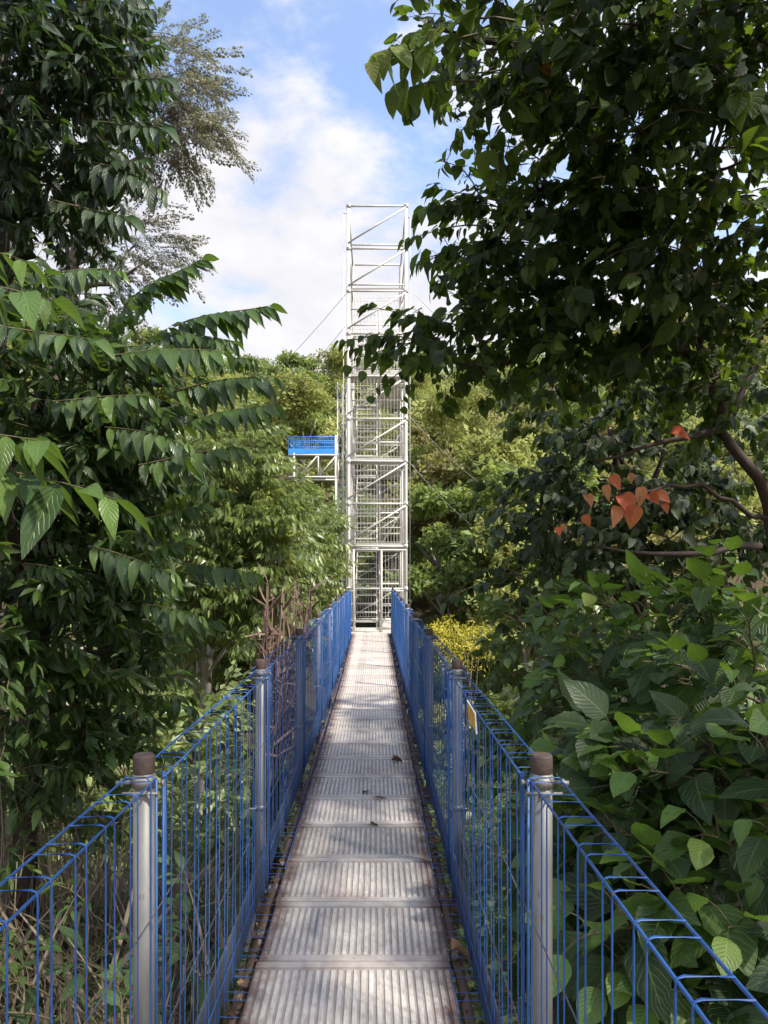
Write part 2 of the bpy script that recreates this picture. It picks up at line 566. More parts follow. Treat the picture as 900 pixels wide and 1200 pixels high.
# greens
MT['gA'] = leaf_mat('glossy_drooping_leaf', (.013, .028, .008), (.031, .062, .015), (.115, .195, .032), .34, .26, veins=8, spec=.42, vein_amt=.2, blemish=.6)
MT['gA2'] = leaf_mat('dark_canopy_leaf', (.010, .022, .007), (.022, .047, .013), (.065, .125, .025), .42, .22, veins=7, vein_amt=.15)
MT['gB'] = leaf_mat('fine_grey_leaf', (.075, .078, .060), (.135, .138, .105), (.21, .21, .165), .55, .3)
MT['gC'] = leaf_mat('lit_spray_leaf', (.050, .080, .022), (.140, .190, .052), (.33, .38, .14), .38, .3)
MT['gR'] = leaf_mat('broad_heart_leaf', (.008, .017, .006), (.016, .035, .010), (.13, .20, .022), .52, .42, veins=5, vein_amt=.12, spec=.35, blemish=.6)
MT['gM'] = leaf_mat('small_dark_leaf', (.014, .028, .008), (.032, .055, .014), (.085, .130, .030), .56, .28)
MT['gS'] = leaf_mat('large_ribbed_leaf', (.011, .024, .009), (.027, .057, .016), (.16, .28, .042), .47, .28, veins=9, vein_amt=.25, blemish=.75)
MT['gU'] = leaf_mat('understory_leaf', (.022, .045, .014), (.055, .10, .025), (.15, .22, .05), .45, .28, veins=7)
MT['yellow'] = leaf_mat('yellow_leaf', (.24, .21, .02), (.52, .44, .035), (.70, .60, .07), .5, .3)
HILL = [leaf_mat('hill_leaf_%s' % n, *c, .6, .32, spec=.3) for n, c in (
    ('grey_green', ((.048, .068, .030), (.135, .172, .080), (.28, .32, .16))),
    ('yellow_green', ((.080, .092, .026), (.235, .265, .075), (.45, .47, .17))),
    ('olive_brown', ((.075, .068, .030), (.200, .182, .080), (.36, .33, .155))),
    ('mid_green', ((.042, .070, .022), (.145, .205, .060), (.31, .38, .12))))]

# ------------------------------------------------------------------ world, sun, camera
SUN = nrm(np.array([.50, -.34, .80]))
w = bpy.data.worlds.new('World')
SC.world = w
w.use_nodes = True
nt = w.node_tree
nt.nodes.clear()
Nw = lambda t, **k: _node(nt, t, k)
sky = Nw('ShaderNodeTexSky', sky_type='NISHITA', sun_disc=False)
sky.sun_elevation = math.asin(SUN[2])
sky.sun_rotation = math.atan2(SUN[0], SUN[1])
sky.air_density = 1.0
sky.dust_density = .6
sky.ozone_density = 1.5
tcw = Nw('ShaderNodeTexCoord')
mp = Nw('ShaderNodeMapping')
mp.inputs['Scale'].default_value = (1, 1, 1.9)
mp.inputs['Rotation'].default_value = (0, math.radians(-28), 0)
mp.inputs['Location'].default_value = (.37, .2, .12)
nt.links.new(tcw.outputs['Generated'], mp.inputs[0])
cn = Nw('ShaderNodeTexNoise', _Scale=3.4, _Detail=9., _Roughness=.55, _Distortion=.35)
nt.links.new(mp.outputs[0], cn.inputs['Vector'])
cn2 = Nw('ShaderNodeTexNoise', _Scale=9., _Detail=8., _Roughness=.6)
nt.links.new(mp.outputs[0], cn2.inputs['Vector'])
sz = Nw('ShaderNodeSeparateXYZ')
nt.links.new(tcw.outputs['Generated'], sz.inputs[0])
# more cloud low down, clearer overhead
low = Nw('ShaderNodeMapRange', _From_Min=.20, _From_Max=.66, _To_Min=.33, _To_Max=-.04)
nt.links.new(sz.outputs[2], low.inputs[0])
cv = math_(nt, 'ADD', math_(nt, 'ADD', cn.outputs[0], math_(nt, 'MULTIPLY', math_(nt, 'SUBTRACT', cn2.outputs[0], .5), .5)), low.outputs[0])
cf = Nw('ShaderNodeMapRange', interpolation_type='SMOOTHSTEP', _From_Min=.43, _From_Max=.70)
nt.links.new(cv, cf.inputs[0])
cc = Nw('ShaderNodeValToRGB')
ramp(cc, [(.3, (.83, .825, .875)), (.65, (1, .975, .985))])
nt.links.new(cn2.outputs[0], cc.inputs[0])
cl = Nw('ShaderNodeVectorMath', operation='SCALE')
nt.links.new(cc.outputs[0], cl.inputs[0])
# unseen clouds on the sun's side, brightened to add soft fill light
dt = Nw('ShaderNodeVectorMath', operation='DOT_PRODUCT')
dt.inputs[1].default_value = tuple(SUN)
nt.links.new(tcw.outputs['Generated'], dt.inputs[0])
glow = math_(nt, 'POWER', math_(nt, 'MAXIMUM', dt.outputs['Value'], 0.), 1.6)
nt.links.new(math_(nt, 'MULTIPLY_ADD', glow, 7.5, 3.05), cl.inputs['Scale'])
skb = Nw('ShaderNodeVectorMath', operation='MULTIPLY')
skb.inputs[1].default_value = (1.0, 1.0, 1.04)
nt.links.new(sky.outputs[0], skb.inputs[0])
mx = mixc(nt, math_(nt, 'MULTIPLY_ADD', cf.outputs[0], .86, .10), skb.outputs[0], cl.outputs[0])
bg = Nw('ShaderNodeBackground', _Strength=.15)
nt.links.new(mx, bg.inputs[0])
ow = Nw('ShaderNodeOutputWorld')
nt.links.new(bg.outputs[0], ow.inputs[0])

sl = bpy.data.lights.new('sun', 'SUN')
sl.energy = 3.7
sl.angle = math.radians(2.2)
sl.color = (1, .94, .82)
so = link('sun', sl)
so.rotation_euler = Vector(SUN).to_track_quat('Z', 'Y').to_euler()

cam = bpy.data.cameras.new('camera')
cam.sensor_fit = 'AUTO'
cam.sensor_width = 36
cam.lens = F / 1200 * 36
cam.shift_x = (450 - CX) / 1200
cam.shift_y = (CY - 600) / 1200
cam.clip_start = .05
cam.clip_end = 3000
co = link('camera', cam)
co.location = (0, 0, EYE)
co.rotation_euler = (math.radians(90), 0, 0)
SC.camera = co
SC.view_settings.view_transform = 'Standard'
SC.view_settings.look = 'None'
SC.view_settings.exposure = 1.15
SC.view_settings.gamma = 1
SC.cycles.use_denoising = True
SC.cycles.max_bounces = 8
SC.cycles.transparent_max_bounces = 4
SC.cycles.caustics_reflective = False
SC.cycles.caustics_refractive = False


# ------------------------------------------------------------------ terrain
def sm(a, b, x):
    t = np.clip((x - a) / (b - a), 0, 1)
    return t * t * (3 - 2 * t)


def ground(x, y):
    x, y = np.asarray(x, float), np.asarray(y, float)
    near = -1.75 - .0 * x
    h = near + (-4.2 - near) * sm(5, 12, y)
    rise = np.clip(y - 23, 0, 60)
    h = h + rise * .36
    h = h + .16 * np.clip(x - 3.0, 0, 40) + .14 * np.clip(-x - 4.5, 0, 40)
    h = h - 4 * sm(90, 260, y)
    return h + .14 * np.sin(x * 1.3 + y * .7) + .12 * np.sin(y * 1.9 - x * .6)


gx = np.concatenate([np.linspace(-420, -45, 16), np.linspace(-40, 40, 90), np.linspace(45, 420, 16)])
gy = np.concatenate([np.linspace(-300, -20, 10), np.linspace(-15, 100, 130), np.linspace(110, 900, 16)])
XX, YY = np.meshgrid(gx, gy)
ZZ = ground(XX, YY)
nx = len(gx)
ii, jj = np.meshgrid(np.arange(len(gy) - 1), np.arange(nx - 1), indexing='ij')
Q = np.stack([ii * nx + jj, ii * nx + jj + 1, (ii + 1) * nx + jj + 1, (ii + 1) * nx + jj], -1).reshape(-1, 4)
gr = G().add(np.stack([XX, YY, ZZ], -1).reshape(-1, 3), Q).obj('ground', MT['soil'])
tag(gr, kind='structure')

# ------------------------------------------------------------------ footbridge
XC, HALF, Z1, STEP, NP = -.09, .52, 2.05, 2.1, 9
END = Z1 + STEP * (NP - 1) + .25        # 19.1
bridge = empty('footbridge', 'narrow steel footbridge with ribbed pale deck plates running to the white tower', 'footbridge', (XC, 0, 0))


def plate(width, ln, ribs=26):
    g = G()
    s = .045                                             # joint strip at each end
    hw = width / 2
    box((0, ln / 2, -.026), (width, ln - .006, .036), g, 0., 0)       # the sheet: top at -.012
    z0 = -.0075
    box((0, .004 + s / 2, z0 + .002), (width - .004, s, .010), g, .5)
    box((0, ln - .004 - s / 2, z0 + .002), (width - .004, s, .010), g, .5)
    pitch = width / ribs
    for i in range(ribs):
        x = -hw + pitch * (i + .5)
        a, b, y0, y1 = pitch * .40, pitch * .27, s + .016, ln - s - .016
        V = [[x - a, y0, z0], [x + a, y0, z0], [x + a, y1, z0], [x - a, y1, z0], [x - b, y0 + .012, 0], [x + b, y0 + .012, 0], [x + b, y1 - .012, 0], [x - b, y1 - .012, 0]]
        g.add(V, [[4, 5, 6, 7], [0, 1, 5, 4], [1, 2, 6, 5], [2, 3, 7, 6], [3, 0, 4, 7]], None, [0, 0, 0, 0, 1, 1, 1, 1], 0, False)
    for x in (-hw + .03, 0, hw - .03):
        tube([(x, .027, 0), (x, .027, .003)], .007, 6, g, T=.5)
    return g


PL = .57
n_pl = int(round((END + .25) / PL))
base_plate = None
for i in range(n_pl):
    y = -.25 + i * PL + .02
    if y > END - PL * .4:
        break
    wd = .845 + max(0., (y - 11) / 7.6) * .13
    if base_plate is None:
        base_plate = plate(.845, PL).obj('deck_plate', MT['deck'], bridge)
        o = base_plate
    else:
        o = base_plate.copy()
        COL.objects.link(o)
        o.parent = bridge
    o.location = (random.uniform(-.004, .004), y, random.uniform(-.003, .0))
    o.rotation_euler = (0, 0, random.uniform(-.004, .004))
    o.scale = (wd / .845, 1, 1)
for sx in (-1, 1):
    tube([(sx * .47, -.4, -.085), (sx * .47, END, -.085)], .024, 10).obj('side_pipe', MT['pipe'], bridge)
    box((sx * .40, END / 2 - .2, -.13), (.05, END + .4, .10)).obj('edge_beam', MT['pipe'], bridge)
    box((sx * (HALF + .012), END / 2 - .2, .04), (.006, END + .4, .20)).obj('toe_board', MT['toe'], bridge)
cb0 = None
for k in range(NP + 1):
    y = Z1 + STEP * (k - 1)
    if cb0 is None:
        cb0 = box((0, 0, -.20), (1.24, .07, .05)).obj('cross_beam', MT['pipe'], bridge)
        for sx in (-1, 1):
            box((sx * .47, 0, -.115), (.09, .05, .04), None).obj('pipe_clamp', MT['galv'], cb0)
        o = cb0
    else:
        o = dup(cb0, None, bridge)
    o.location = (0, y, 0)
for sx in (-1, 1):      # pipe couplings
    for y in (1.6, 3.1, 3.7, 5.0, 5.9, 7.4):
        tube([(sx * .47, y + sx * .2, -.085), (sx * .47, y + sx * .2 + .09, -.085)], .034, 10).obj('pipe_coupling', MT['pipe'], bridge)

# litter caught between the deck and the fence
n = 900
yy = rng.uniform(.5, 18, n) ** 1.0
sd = rng.choice([-1, 1], n)
pos = np.stack([XC + sd * rng.uniform(.43, .52, n), yy, rng.uniform(-.075, -.045, n)], -1)
lit = leaves('ovate2', pos, rng.normal(0, 1, (n, 3)) * [1, 1, .3], rng.normal(0, .4, (n, 3)) + [0, 0, 1], rng.uniform(.02, .06, n), .3, rng.normal(.1, .3, n), .3, rng.uniform(0, 1, n)).obj('leaf_litter', MT['litter'])
tag(lit, 'brown leaf crumbs caught along both edges of the deck', 'leaf litter', kind='stuff')


# ------------------------------------------------------------------ wire fences
def fence_panel(s):
    """one rolled-top wire panel, fence plane at x = 0, s points to the outside; runs +y over STEP"""
    g = G()
    r = .0022
    top, bot = 1.14, .0
    y0, y1 = .035, STEP - .03
    ys = []
    y = y0
    while y < y1:
        ys += [y, y + .056]
        y += .166
    ys = [v for v in ys if v < y1] + [y1]
    for y in ys:
        tube([(s * .086, y, top + .004), (s * .012, y, top + .006), (s * .002, y, top + .002), (0, y, top - .014), (0, y, .02), (0, y, -.05)], r, 5, g, cap=False)
        tube([(0, y + .004, -.008), (-s * .098, y + .004, -.010)], r * .8, 4, g, cap=False)
    for x, z, k in ((s * .086, top, 1.5), (s * .004, top - .004, 1.5), (-s * .098, -.006, 1.1), (0, .075, 1.)):
        tube([(x, y0 - .02, z), (x, y1 + .02, z)], r * k, 6, g)
    return g


def fence_post():
    r = empty('fence_post', None, None)
    tube([(0, 0, -.30), (0, 0, 1.135)], .030, 14).obj('tube', MT['galv'], r)
    return r


for s, word in ((-1, 'left'), (1, 'right')):
    fx = XC + s * HALF
    fence = empty('wire_fence', 'blue rolled-top wire fence on galvanised posts along the %s edge of the footbridge' % word, 'fence', (fx, 0, 0), 'blue wire fences of the footbridge')
    pan = fence_panel(s).obj('wire_panel', MT['blue'], fence)
    pan.location = (0, Z1 - STEP, 0)
    for k in range(NP - 1):
        o = pan.copy()
        COL.objects.link(o)
        o.parent = fence
        o.location = (random.uniform(-.004, .004), Z1 + STEP * k, random.uniform(-.010, .004))
        o.rotation_euler = (random.uniform(-.003, .003), random.uniform(-.010, .010), random.uniform(-.002, .002))
    for z in (.78, .40):
        tube(curve((-s * .004, Z1 - STEP, z), (-s * .004, END - .2, z), -.01, 14, .004), .0020, 5).obj('line_wire', MT['darkwire'], fence)
    px_ = s * .042
    g = tube([(px_, 0, -.30), (px_, 0, 1.155)], .030, 16)
    post = g.obj('post', MT['galv'], fence)
    tube([(px_, 0, 1.148), (px_, 0, 1.151), (px_, 0, 1.196), (px_, 0, 1.203)], [.029, .0305, .0305, .0265], 16).obj('cap', MT['cap'], post)
    g = tube([(px_, 0, 1.112), (px_, 0, 1.142)], .0335, 16)
    tube([(px_ - s * .05, -.033, 1.101), (px_ + s * .05, -.033, 1.101)], .0045, 6, g)
    tube([(px_ + s * .03, -.01, 1.126), (px_ + s * .072, -.02, 1.126)], .007, 6, g)
    tube([(px_ + s * .052, -.016, 1.126), (px_ + s * .060, -.018, 1.126)], .012, 6, g)
    tube([(px_ - s * .03, 0, 1.122), (px_ - s * .056, 0, 1.122)], .006, 6, g)
    tube([(px_ - s * .050, 0, 1.122), (px_ - s * .058, 0, 1.122)], .010, 6, g)
    g.obj('clamp', MT['galv'], post)
    g = tube([(px_ + s * .02, -.03, .36), (px_ + s * .065, -.035, .36)], .006, 6)
    tube([(px_, 0, .345), (px_, 0, .375)], .0325, 14, g)
    g.obj('bracket', MT['galv'], post)
    # the doubled edge wires where two panels are clipped to the post
    g = G()
    for dy in (-.03, .036, .05):
        tube([(-.002 * s, dy, -.04), (-.002 * s, dy, 1.14)], .0042, 6, g)
    g.obj('edge_wire', MT['blue'], post)
    post.location = (0, Z1, 0)
    for k in range(1, NP):
        dup(post, (0, Z1 + STEP * k, 0), fence)
    dup(post, (0, Z1 - STEP, 0), fence)

# sign on the right fence
sg = empty('sign', 'small weathered yellow sign plate hung on the top wire of the right fence', 'sign', (.412, 3.07, 1.10))
g = box((0, 0, 0), (.004, .25, .080))
plate_o = g.obj('plate', MT['sign'], sg)
g = G()
box((-.001, 0, .0412), (.006, .254, .0025), g)
box((-.001, -.1265, -.001), (.006, .0025, .081), g)
g.obj('rim', MT['signrim'], sg)
g = G()
for y in (-.09, .09):
    tube([(-.003, y, .03), (.012, y, .048), (.02, y, .03)], .0012, 4, g)
g.obj('wire_tie', MT['cable'], sg)
sg.rotation_euler = (math.radians(2), math.radians(-4), 0)


# fallen leaves on the deck
def fallen(px, py, L, mat, label, tpl='ovate3', z=.012, curl=.35, fold=.5, ang=None, W=.3):
    Y = F * (EYE - z) / (py - CY)
    c = P(px, py, Y)
    c[2] = z
    a = ang if ang is not None else random.uniform(0, 6.28)
    d = np.array([math.cos(a), math.sin(a), .05])
    g = leaves(tpl, [-d * L / 2], [d], [(0.2 * math.sin(a * 3), .1, 1)], L, W, curl, fold, .45)
    tube([-d * L / 2, -d * L * .75 + [0, 0, .006]], .0016, 4, g)
    o = g.obj('fallen_leaf', mat)
    o.location = c
    return tag(o, label, 'fallen leaf', 'fallen leaves on the footbridge')


fallen(467, 890, .13, MT['litter'], 'largest dark crumpled dead leaf, lying farthest along the deck', curl=.5, fold=.9, ang=.2, W=.36)
fallen(428, 927, .075, MT['litter'], 'small dark dead leaf left of a flat leaf on the deck', curl=.4, fold=.7, ang=2.1)
fallen(446, 934, .10, MT['litter'], 'flat dark dead leaf lying crosswise in the middle of the deck', curl=.15, fold=.4, ang=.05, W=.2)
fallen(439, 965, .065, MT['litter'], 'dark dead leaf lying alone, closest of those on the ribbed deck', curl=.5, fold=.7, ang=.5, W=.36)
fallen(541, 1110, .10, MT['tanleaf'], 'curled tan dead leaf caught on the wires beside the deck', curl=.9, fold=.8, ang=.3, z=.02, W=.45)
fallen(512, 984, .06, MT['redleaf'], 'small rusty red leaf caught in the gap beside the deck', curl=.5, fold=.6, ang=1.2, z=.01, W=.42)

# ------------------------------------------------------------------ white stair tower
TY0, TD = 19.45, 3.9
TX0, TX1 = P(407, 0, TY0)[0] + .03, P(477, 0, TY0)[0] - .03
MOD = 1.14
TZ = lambda k: .02 + MOD * k
TOP = TZ(10)
TB = float(ground(0, 20)) - .2
tower = empty('stair_tower', 'tall white tubular steel tower with stairs inside at the end of the footbridge', 'tower', (0, TY0, TB))
off = np.array([0, -TY0, -TB])


def tw(g, name, mat=None, parent=None):
    g.V = [v + off for v in g.V]
    return g.obj(name, mat or MT['white'], parent or tower)


YB = TY0 + TD
for x in (TX0, TX1):
    for y in (TY0, YB):
        tw(tube([(x, y, TB), (x, y, TOP + .05)], .045 if y == TY0 else .055, 10), 'column', MT['white'] if y == TY0 else MT['rear_grey'])
for k in range(0, 11):
    z = TZ(k)
    tw(tube([(TX0, TY0 - .0, z), (TX1, TY0, z)], .026, 8), 'crossbar')
    if k < 8 or k == 10:
        tw(tube([(TX0, YB, z + .05), (TX1, YB, z + .05)], .026, 8), 'crossbar')
    for x in (TX0, TX1):
        tw(tube([(x, TY0, z + .02), (x, YB, z + .02)], .022, 8), 'side_bar')
for k in (8, 9):
    tw(tube([(TX0, TY0, TZ(k) + .10 + .07 * (k == 8)), (TX1, TY0, TZ(k) + .10 + .07 * (k == 8))], .022, 8), 'crossbar')
for k in range(0, 10):
    if k >= 2:
        tw(tube([(TX0, TY0 - .045, TZ(k) + .14), (TX1, TY0 - .045, TZ(k + 1) - .05)], .023, 8), 'brace')
    if k < 8:
        tw(tube([(TX0, YB + .045, TZ(k) + .14), (TX1, YB + .045, TZ(k + 1) - .05)], .021, 8), 'brace')
    if k % 2 == 0:
        for x, dx in ((TX0, -.04), (TX1, .04)):
            tw(tube([(x + dx, TY0, TZ(k) + .1), (x + dx, YB, TZ(k + 1))], .02, 8), 'side_brace')
# floors, stairs, mesh
SX0, SX1 = P(415.5, 0, TY0 + .2)[0], P(441.5, 0, TY0 + .2)[0]
for f in range(0, 5):
    z = TZ(2 * f)
    g = G()
    if f == 4:
        box(((TX0 + TX1) / 2, YB - .1, z - .01), (TX1 - TX0 - .06, .12, .03), g)
    if 0 < f < 4:
        box(((TX0 + TX1) / 2, TY0 + .42, z + .03), (TX1 - TX0 - .06, .74, .035), g)
    if f < 4:
        box(((TX0 + TX1) / 2, YB - .24, z - .01), (TX1 - TX0 - .06, .40, .035), g)
        box(((SX1 + TX1) / 2 + .02, (TY0 + YB) / 2 + .2, z + .01), (TX1 - SX1 - .10, TD - 1.3, .03), g)
    fl = tw(g, 'floor_plate', MT['plate'])
    g = G()
    box(((TX0 + TX1) / 2, TY0 + .035, z + .045), (TX1 - TX0 - .1, .012, .10), g)
    tw(g, 'floor_edge', MT['white'], fl)
    if f < 4:
        # ladder-like stair in the left half
        g = G()
        y0, y1 = TY0 + .28, YB - .5
        for x in (SX0, SX1):
            tube([(x, y0, z), (x, y1, z + 2 * MOD)], .022, 6, g)
        for q in (.45, .85):
            tube([(SX1, y0 + .2, z + q + .1), (SX1, y1, z + 2 * MOD + q - .1)], .016, 6, g)
        fl2 = tw(g, 'stair_flight')
        for t in range(1, 10):
            u = t / 10
            tw(box(((SX0 + SX1) / 2, y0 + (y1 - y0) * u, z + 2 * MOD * u), (SX1 - SX0 - .03, .17, .035)), 'tread', MT['white'], fl2)

    def wires(xa, xb, y, za, zb, step=.09, hz=.38, r=.0055):
        g = G()
        for x in np.arange(xa, xb + .001, step):
            tube([(x, y, za), (x, y, zb)], r, 4, g, cap=False)
        for zz in np.arange(za, zb + .001, hz):
            tube([(xa, y - .008, zz), (xb, y - .008, zz)], r, 4, g, cap=False)
        return g
    fx0 = SX1 + .05 if f == 0 else TX0 + .06
    if f < 4:
        tw(wires(fx0, TX1 - .06, TY0 + .012, z + .12, z + 2 * MOD - .06), 'mesh_panel')
        tw(wires(TX0 + .06, TX1 - .06, YB - .012, z + .12, z + 2 * MOD - .06), 'mesh_panel')
    else:
        tw(wires(TX0 + .06, TX1 - .06, YB - .012, z + .12, z + 1.3), 'mesh_panel')
    if f < 4:
        for x in (TX0 + .012, TX1 - .012):
            g = G()
            for y in np.arange(TY0 + .15, YB - .1, .11):
                tube([(x, y, z + .12), (x, y, z + 2 * MOD - .06)], .0055, 4, g, cap=False)
            tw(g, 'side_mesh_panel')
# couplers on the front columns, inner posts and hand rails of each storey
g = G()
for k in range(11):
    for x in (TX0, TX1):
        tube([(x, TY0, TZ(k) - .05), (x, TY0, TZ(k) + .05)], .062, 8, g)
        tube([(x, TY0 - .075, TZ(k) + .02), (x, TY0 + .05, TZ(k) + .02)], .022, 6, g)
tw(g, 'coupler')
for f in range(4):
    g = G()
    z = TZ(2 * f)
    for y in (TY0 + 1.15, TY0 + 2.5):
        for x in (SX1 + .08, TX1 - .06):
            tube([(x, y, z), (x, y, z + 2 * MOD)], .020, 6, g)
        tube([(TX0, y, z + 2 * MOD - .08), (TX1, y, z + 2 * MOD - .08)], .022, 6, g)
    for q in (.5, 1.0):
        tube([(SX1 + .08, TY0 + .3, z + q), (SX1 + .08, YB, z + q)], .016, 6, g)
        tube([(SX1 + .08, YB - .5, z + q), (TX1, YB - .5, z + q)], .016, 6, g)
        if f:
            tube([(SX1 + .08, TY0 + .06, z + q), (TX1, TY0 + .06, z + q)], .016, 6, g)
    tube([(SX1 + .08, TY0 + 1.1, z), (TX1, TY0 + 1.1, z + MOD)], .016, 6, g)
    tw(g, 'inner_rail')
# the entrance
g = G()
for x in (P(414.5, 0, TY0)[0], P(447, 0, TY0)[0]):
    tube([(x, TY0 - .03, 0), (x, TY0 - .03, TZ(2) - .08)], .028, 8, g)
tube([(P(414.5, 0, TY0)[0], TY0 - .03, TZ(2) - .1), (TX1, TY0 - .03, TZ(2) - .1)], .024, 8, g)
tw(g, 'door_frame')
g = G()
for z in (.12, .32, .75, 1.1):
    tube([(P(447, 0, TY0)[0], TY0 - .03, z), (TX1, TY0 - .03, z)], .016, 6, g)
    tube([(TX0, TY0 - .03, z), (P(414.5, 0, TY0)[0], TY0 - .03, z)], .016, 6, g)
tw(g, 'entrance_rail')
tw(box(((TX0 + TX1) / 2, TY0 - .15, -.02), (TX1 - TX0 + .05, .5, .03)), 'threshold_plate', MT['plate'])
# guard rail of the top floor
g = G()
for zz in (.45, 1.0):
    tube([(TX0, TY0 + .05, TZ(6) + zz), (TX1, TY0 + .05, TZ(6) + zz)], .018, 6, g)
for x in np.linspace(TX0 + .1, TX1 - .1, 5):
    tube([(x, TY0 + .05, TZ(6)), (x, TY0 + .05, TZ(6) + 1.0)], .014, 6, g)
tw(g, 'guard_rail')

# cables
def cable(a, b, label, r=.007, sag=-.25, group='guy cables of the white tower'):
    o = tube(curve(a, b, sag, 9), r, 5).obj('guy_cable', MT['cable'])
    return tag(o, label, 'cable', group)


def anchor(p, q, Y0, Y1):
    return P(*p, Y0), P(*q, Y1)


for (p, q, Y1, lab) in (
        ((405, 345), (262, 488), 30, 'upper thin steel cable sloping down leftwards from the white tower against the sky'),
        ((404, 383), (300, 487), 30, 'lower thin steel cable sloping down leftwards from the white tower'),
        ((479, 338), (648, 481), 27, 'highest thin steel cable sloping down rightwards from the white tower'),
        ((479, 384), (640, 508), 27, 'second highest thin steel cable sloping down rightwards from the white tower'),
        ((479, 487), (600, 590), 27, 'third highest thin steel cable sloping down rightwards from the white tower'),
        ((479, 541), (590, 641), 27, 'lowest thin steel cable sloping down rightwards from the white tower')):
    cable(P(*p, TY0 + .1), P(*q, Y1), lab)
for x, y0, lab in ((402.5, 250, 'thin upright cable hanging along the left side of the white tower'), (480.5, 255, 'thin upright cable hanging along the right side of the white tower')):
    a = P(x, y0, TY0 - .06)
    g = tube([a, (a[0], a[1], -1)], .010, 5)
    tube([P(407 if x < 440 else 477, y0, TY0), a], .015, 5, g)
    tag(g.obj('hanging_cable', MT['cable']), lab, 'cable', 'upright cables beside the white tower')

# slim lattice mast left of the tower
MY = 23.2
x0, x1 = P(395.5, 0, MY)[0], P(406, 0, MY)[0]
zt, zb = P(0, 448, MY)[2], float(ground(-1, MY)) - .1
mast = empty('lattice_mast', 'slim white lattice mast rising close beside the left of the stair tower', 'mast', ((x0 + x1) / 2, MY + .14, zb))
mo = np.array([-(x0 + x1) / 2, -MY - .14, -zb])
for x, y in ((x0, MY), (x1, MY), ((x0 + x1) / 2, MY + .28)):
    tube(np.array([(x, y, zb), (x, y, zt)]) + mo, .02, 6).obj('leg', MT['white'], mast)
g = G()
st = .48
crn = [(x0, MY), (x1, MY), ((x0 + x1) / 2, MY + .28)]
z = zb + .1
i = 0
while z < zt - st:
    for a, b in ((0, 1), (1, 2), (2, 0)):
        (ax, ay), (bx, by) = (crn[a], crn[b]) if i % 2 else (crn[b], crn[a])
        tube(np.array([(ax, ay, z), (bx, by, z + st)]) + mo, .010, 4, g, cap=False)
        tube(np.array([(ax, ay, z), (bx, by, z)]) + mo, .009, 4, g, cap=False)
    z += st
    i += 1
g.obj('lacing', MT['white'], mast)

# truss walkway far left of the tower
WY = 38.
wx0, wx1 = P(338, 0, WY)[0], P(396, 0, WY)[0]
wz = P(0, 531, WY)[2]
wb = P(0, 559, WY)[2]
wr = P(0, 512, WY)[2]
walk = empty('truss_walkway', 'far raised walkway with bright blue railing over a white truss', 'walkway', (wx1, WY, wz))
wo = np.array([-wx1, -WY, -wz])


def wk(g, name, mat):
    g.V = [v + wo for v in g.V]
    return g.obj(name, mat, walk)


wk(box(((wx0 + wx1) / 2, WY + .6, wz), (wx1 - wx0, 1.2, .12)), 'deck', MT['plate'])
for y in (WY - .02, WY + 1.22):
    wk(box(((wx0 + wx1) / 2, y, wz + .10), (wx1 - wx0, .03, .26)), 'blue_board', MT['walkblue'])
    g = G()
    for x in np.arange(wx0, wx1, .10):
        tube([(x, y, wz + .2), (x, y, wr)], .012, 4, g, cap=False)
    for zz in (wr, (wr + wz) / 2 + .1):
        tube([(wx0, y - .01, zz), (wx1, y - .01, zz)], .022, 5, g)
    wk(g, 'railing', MT['walkblue'])
    g = G()
    for zz in (wz - .10, wb):
        tube([(wx0, y, zz), (wx1, y, zz)], .05, 6, g)
    wk(g, 'chord', MT['white'])
    g = G()
    xs = np.arange(wx1 - .05, wx0, -.98)
    for i, x in enumerate(xs[:-1]):
        tube([(x, y, wz - .1), (x, y, wb)], .04, 6, g)
        tube([(x - .04, y, wz - .12), (xs[i + 1] + .04, y, wb + .04)], .034, 6, g)
    wk(g, 'web', MT['white'])
for x in (wx0 + .3, wx1 - .12):
    for y in (WY, WY + 1.2):
        wk(tube([(x, y, float(ground(x, y)) - .2), (x, y, wr + .1 if x > wx1 - 1 else wz)], .055, 8), 'leg', MT['white'])


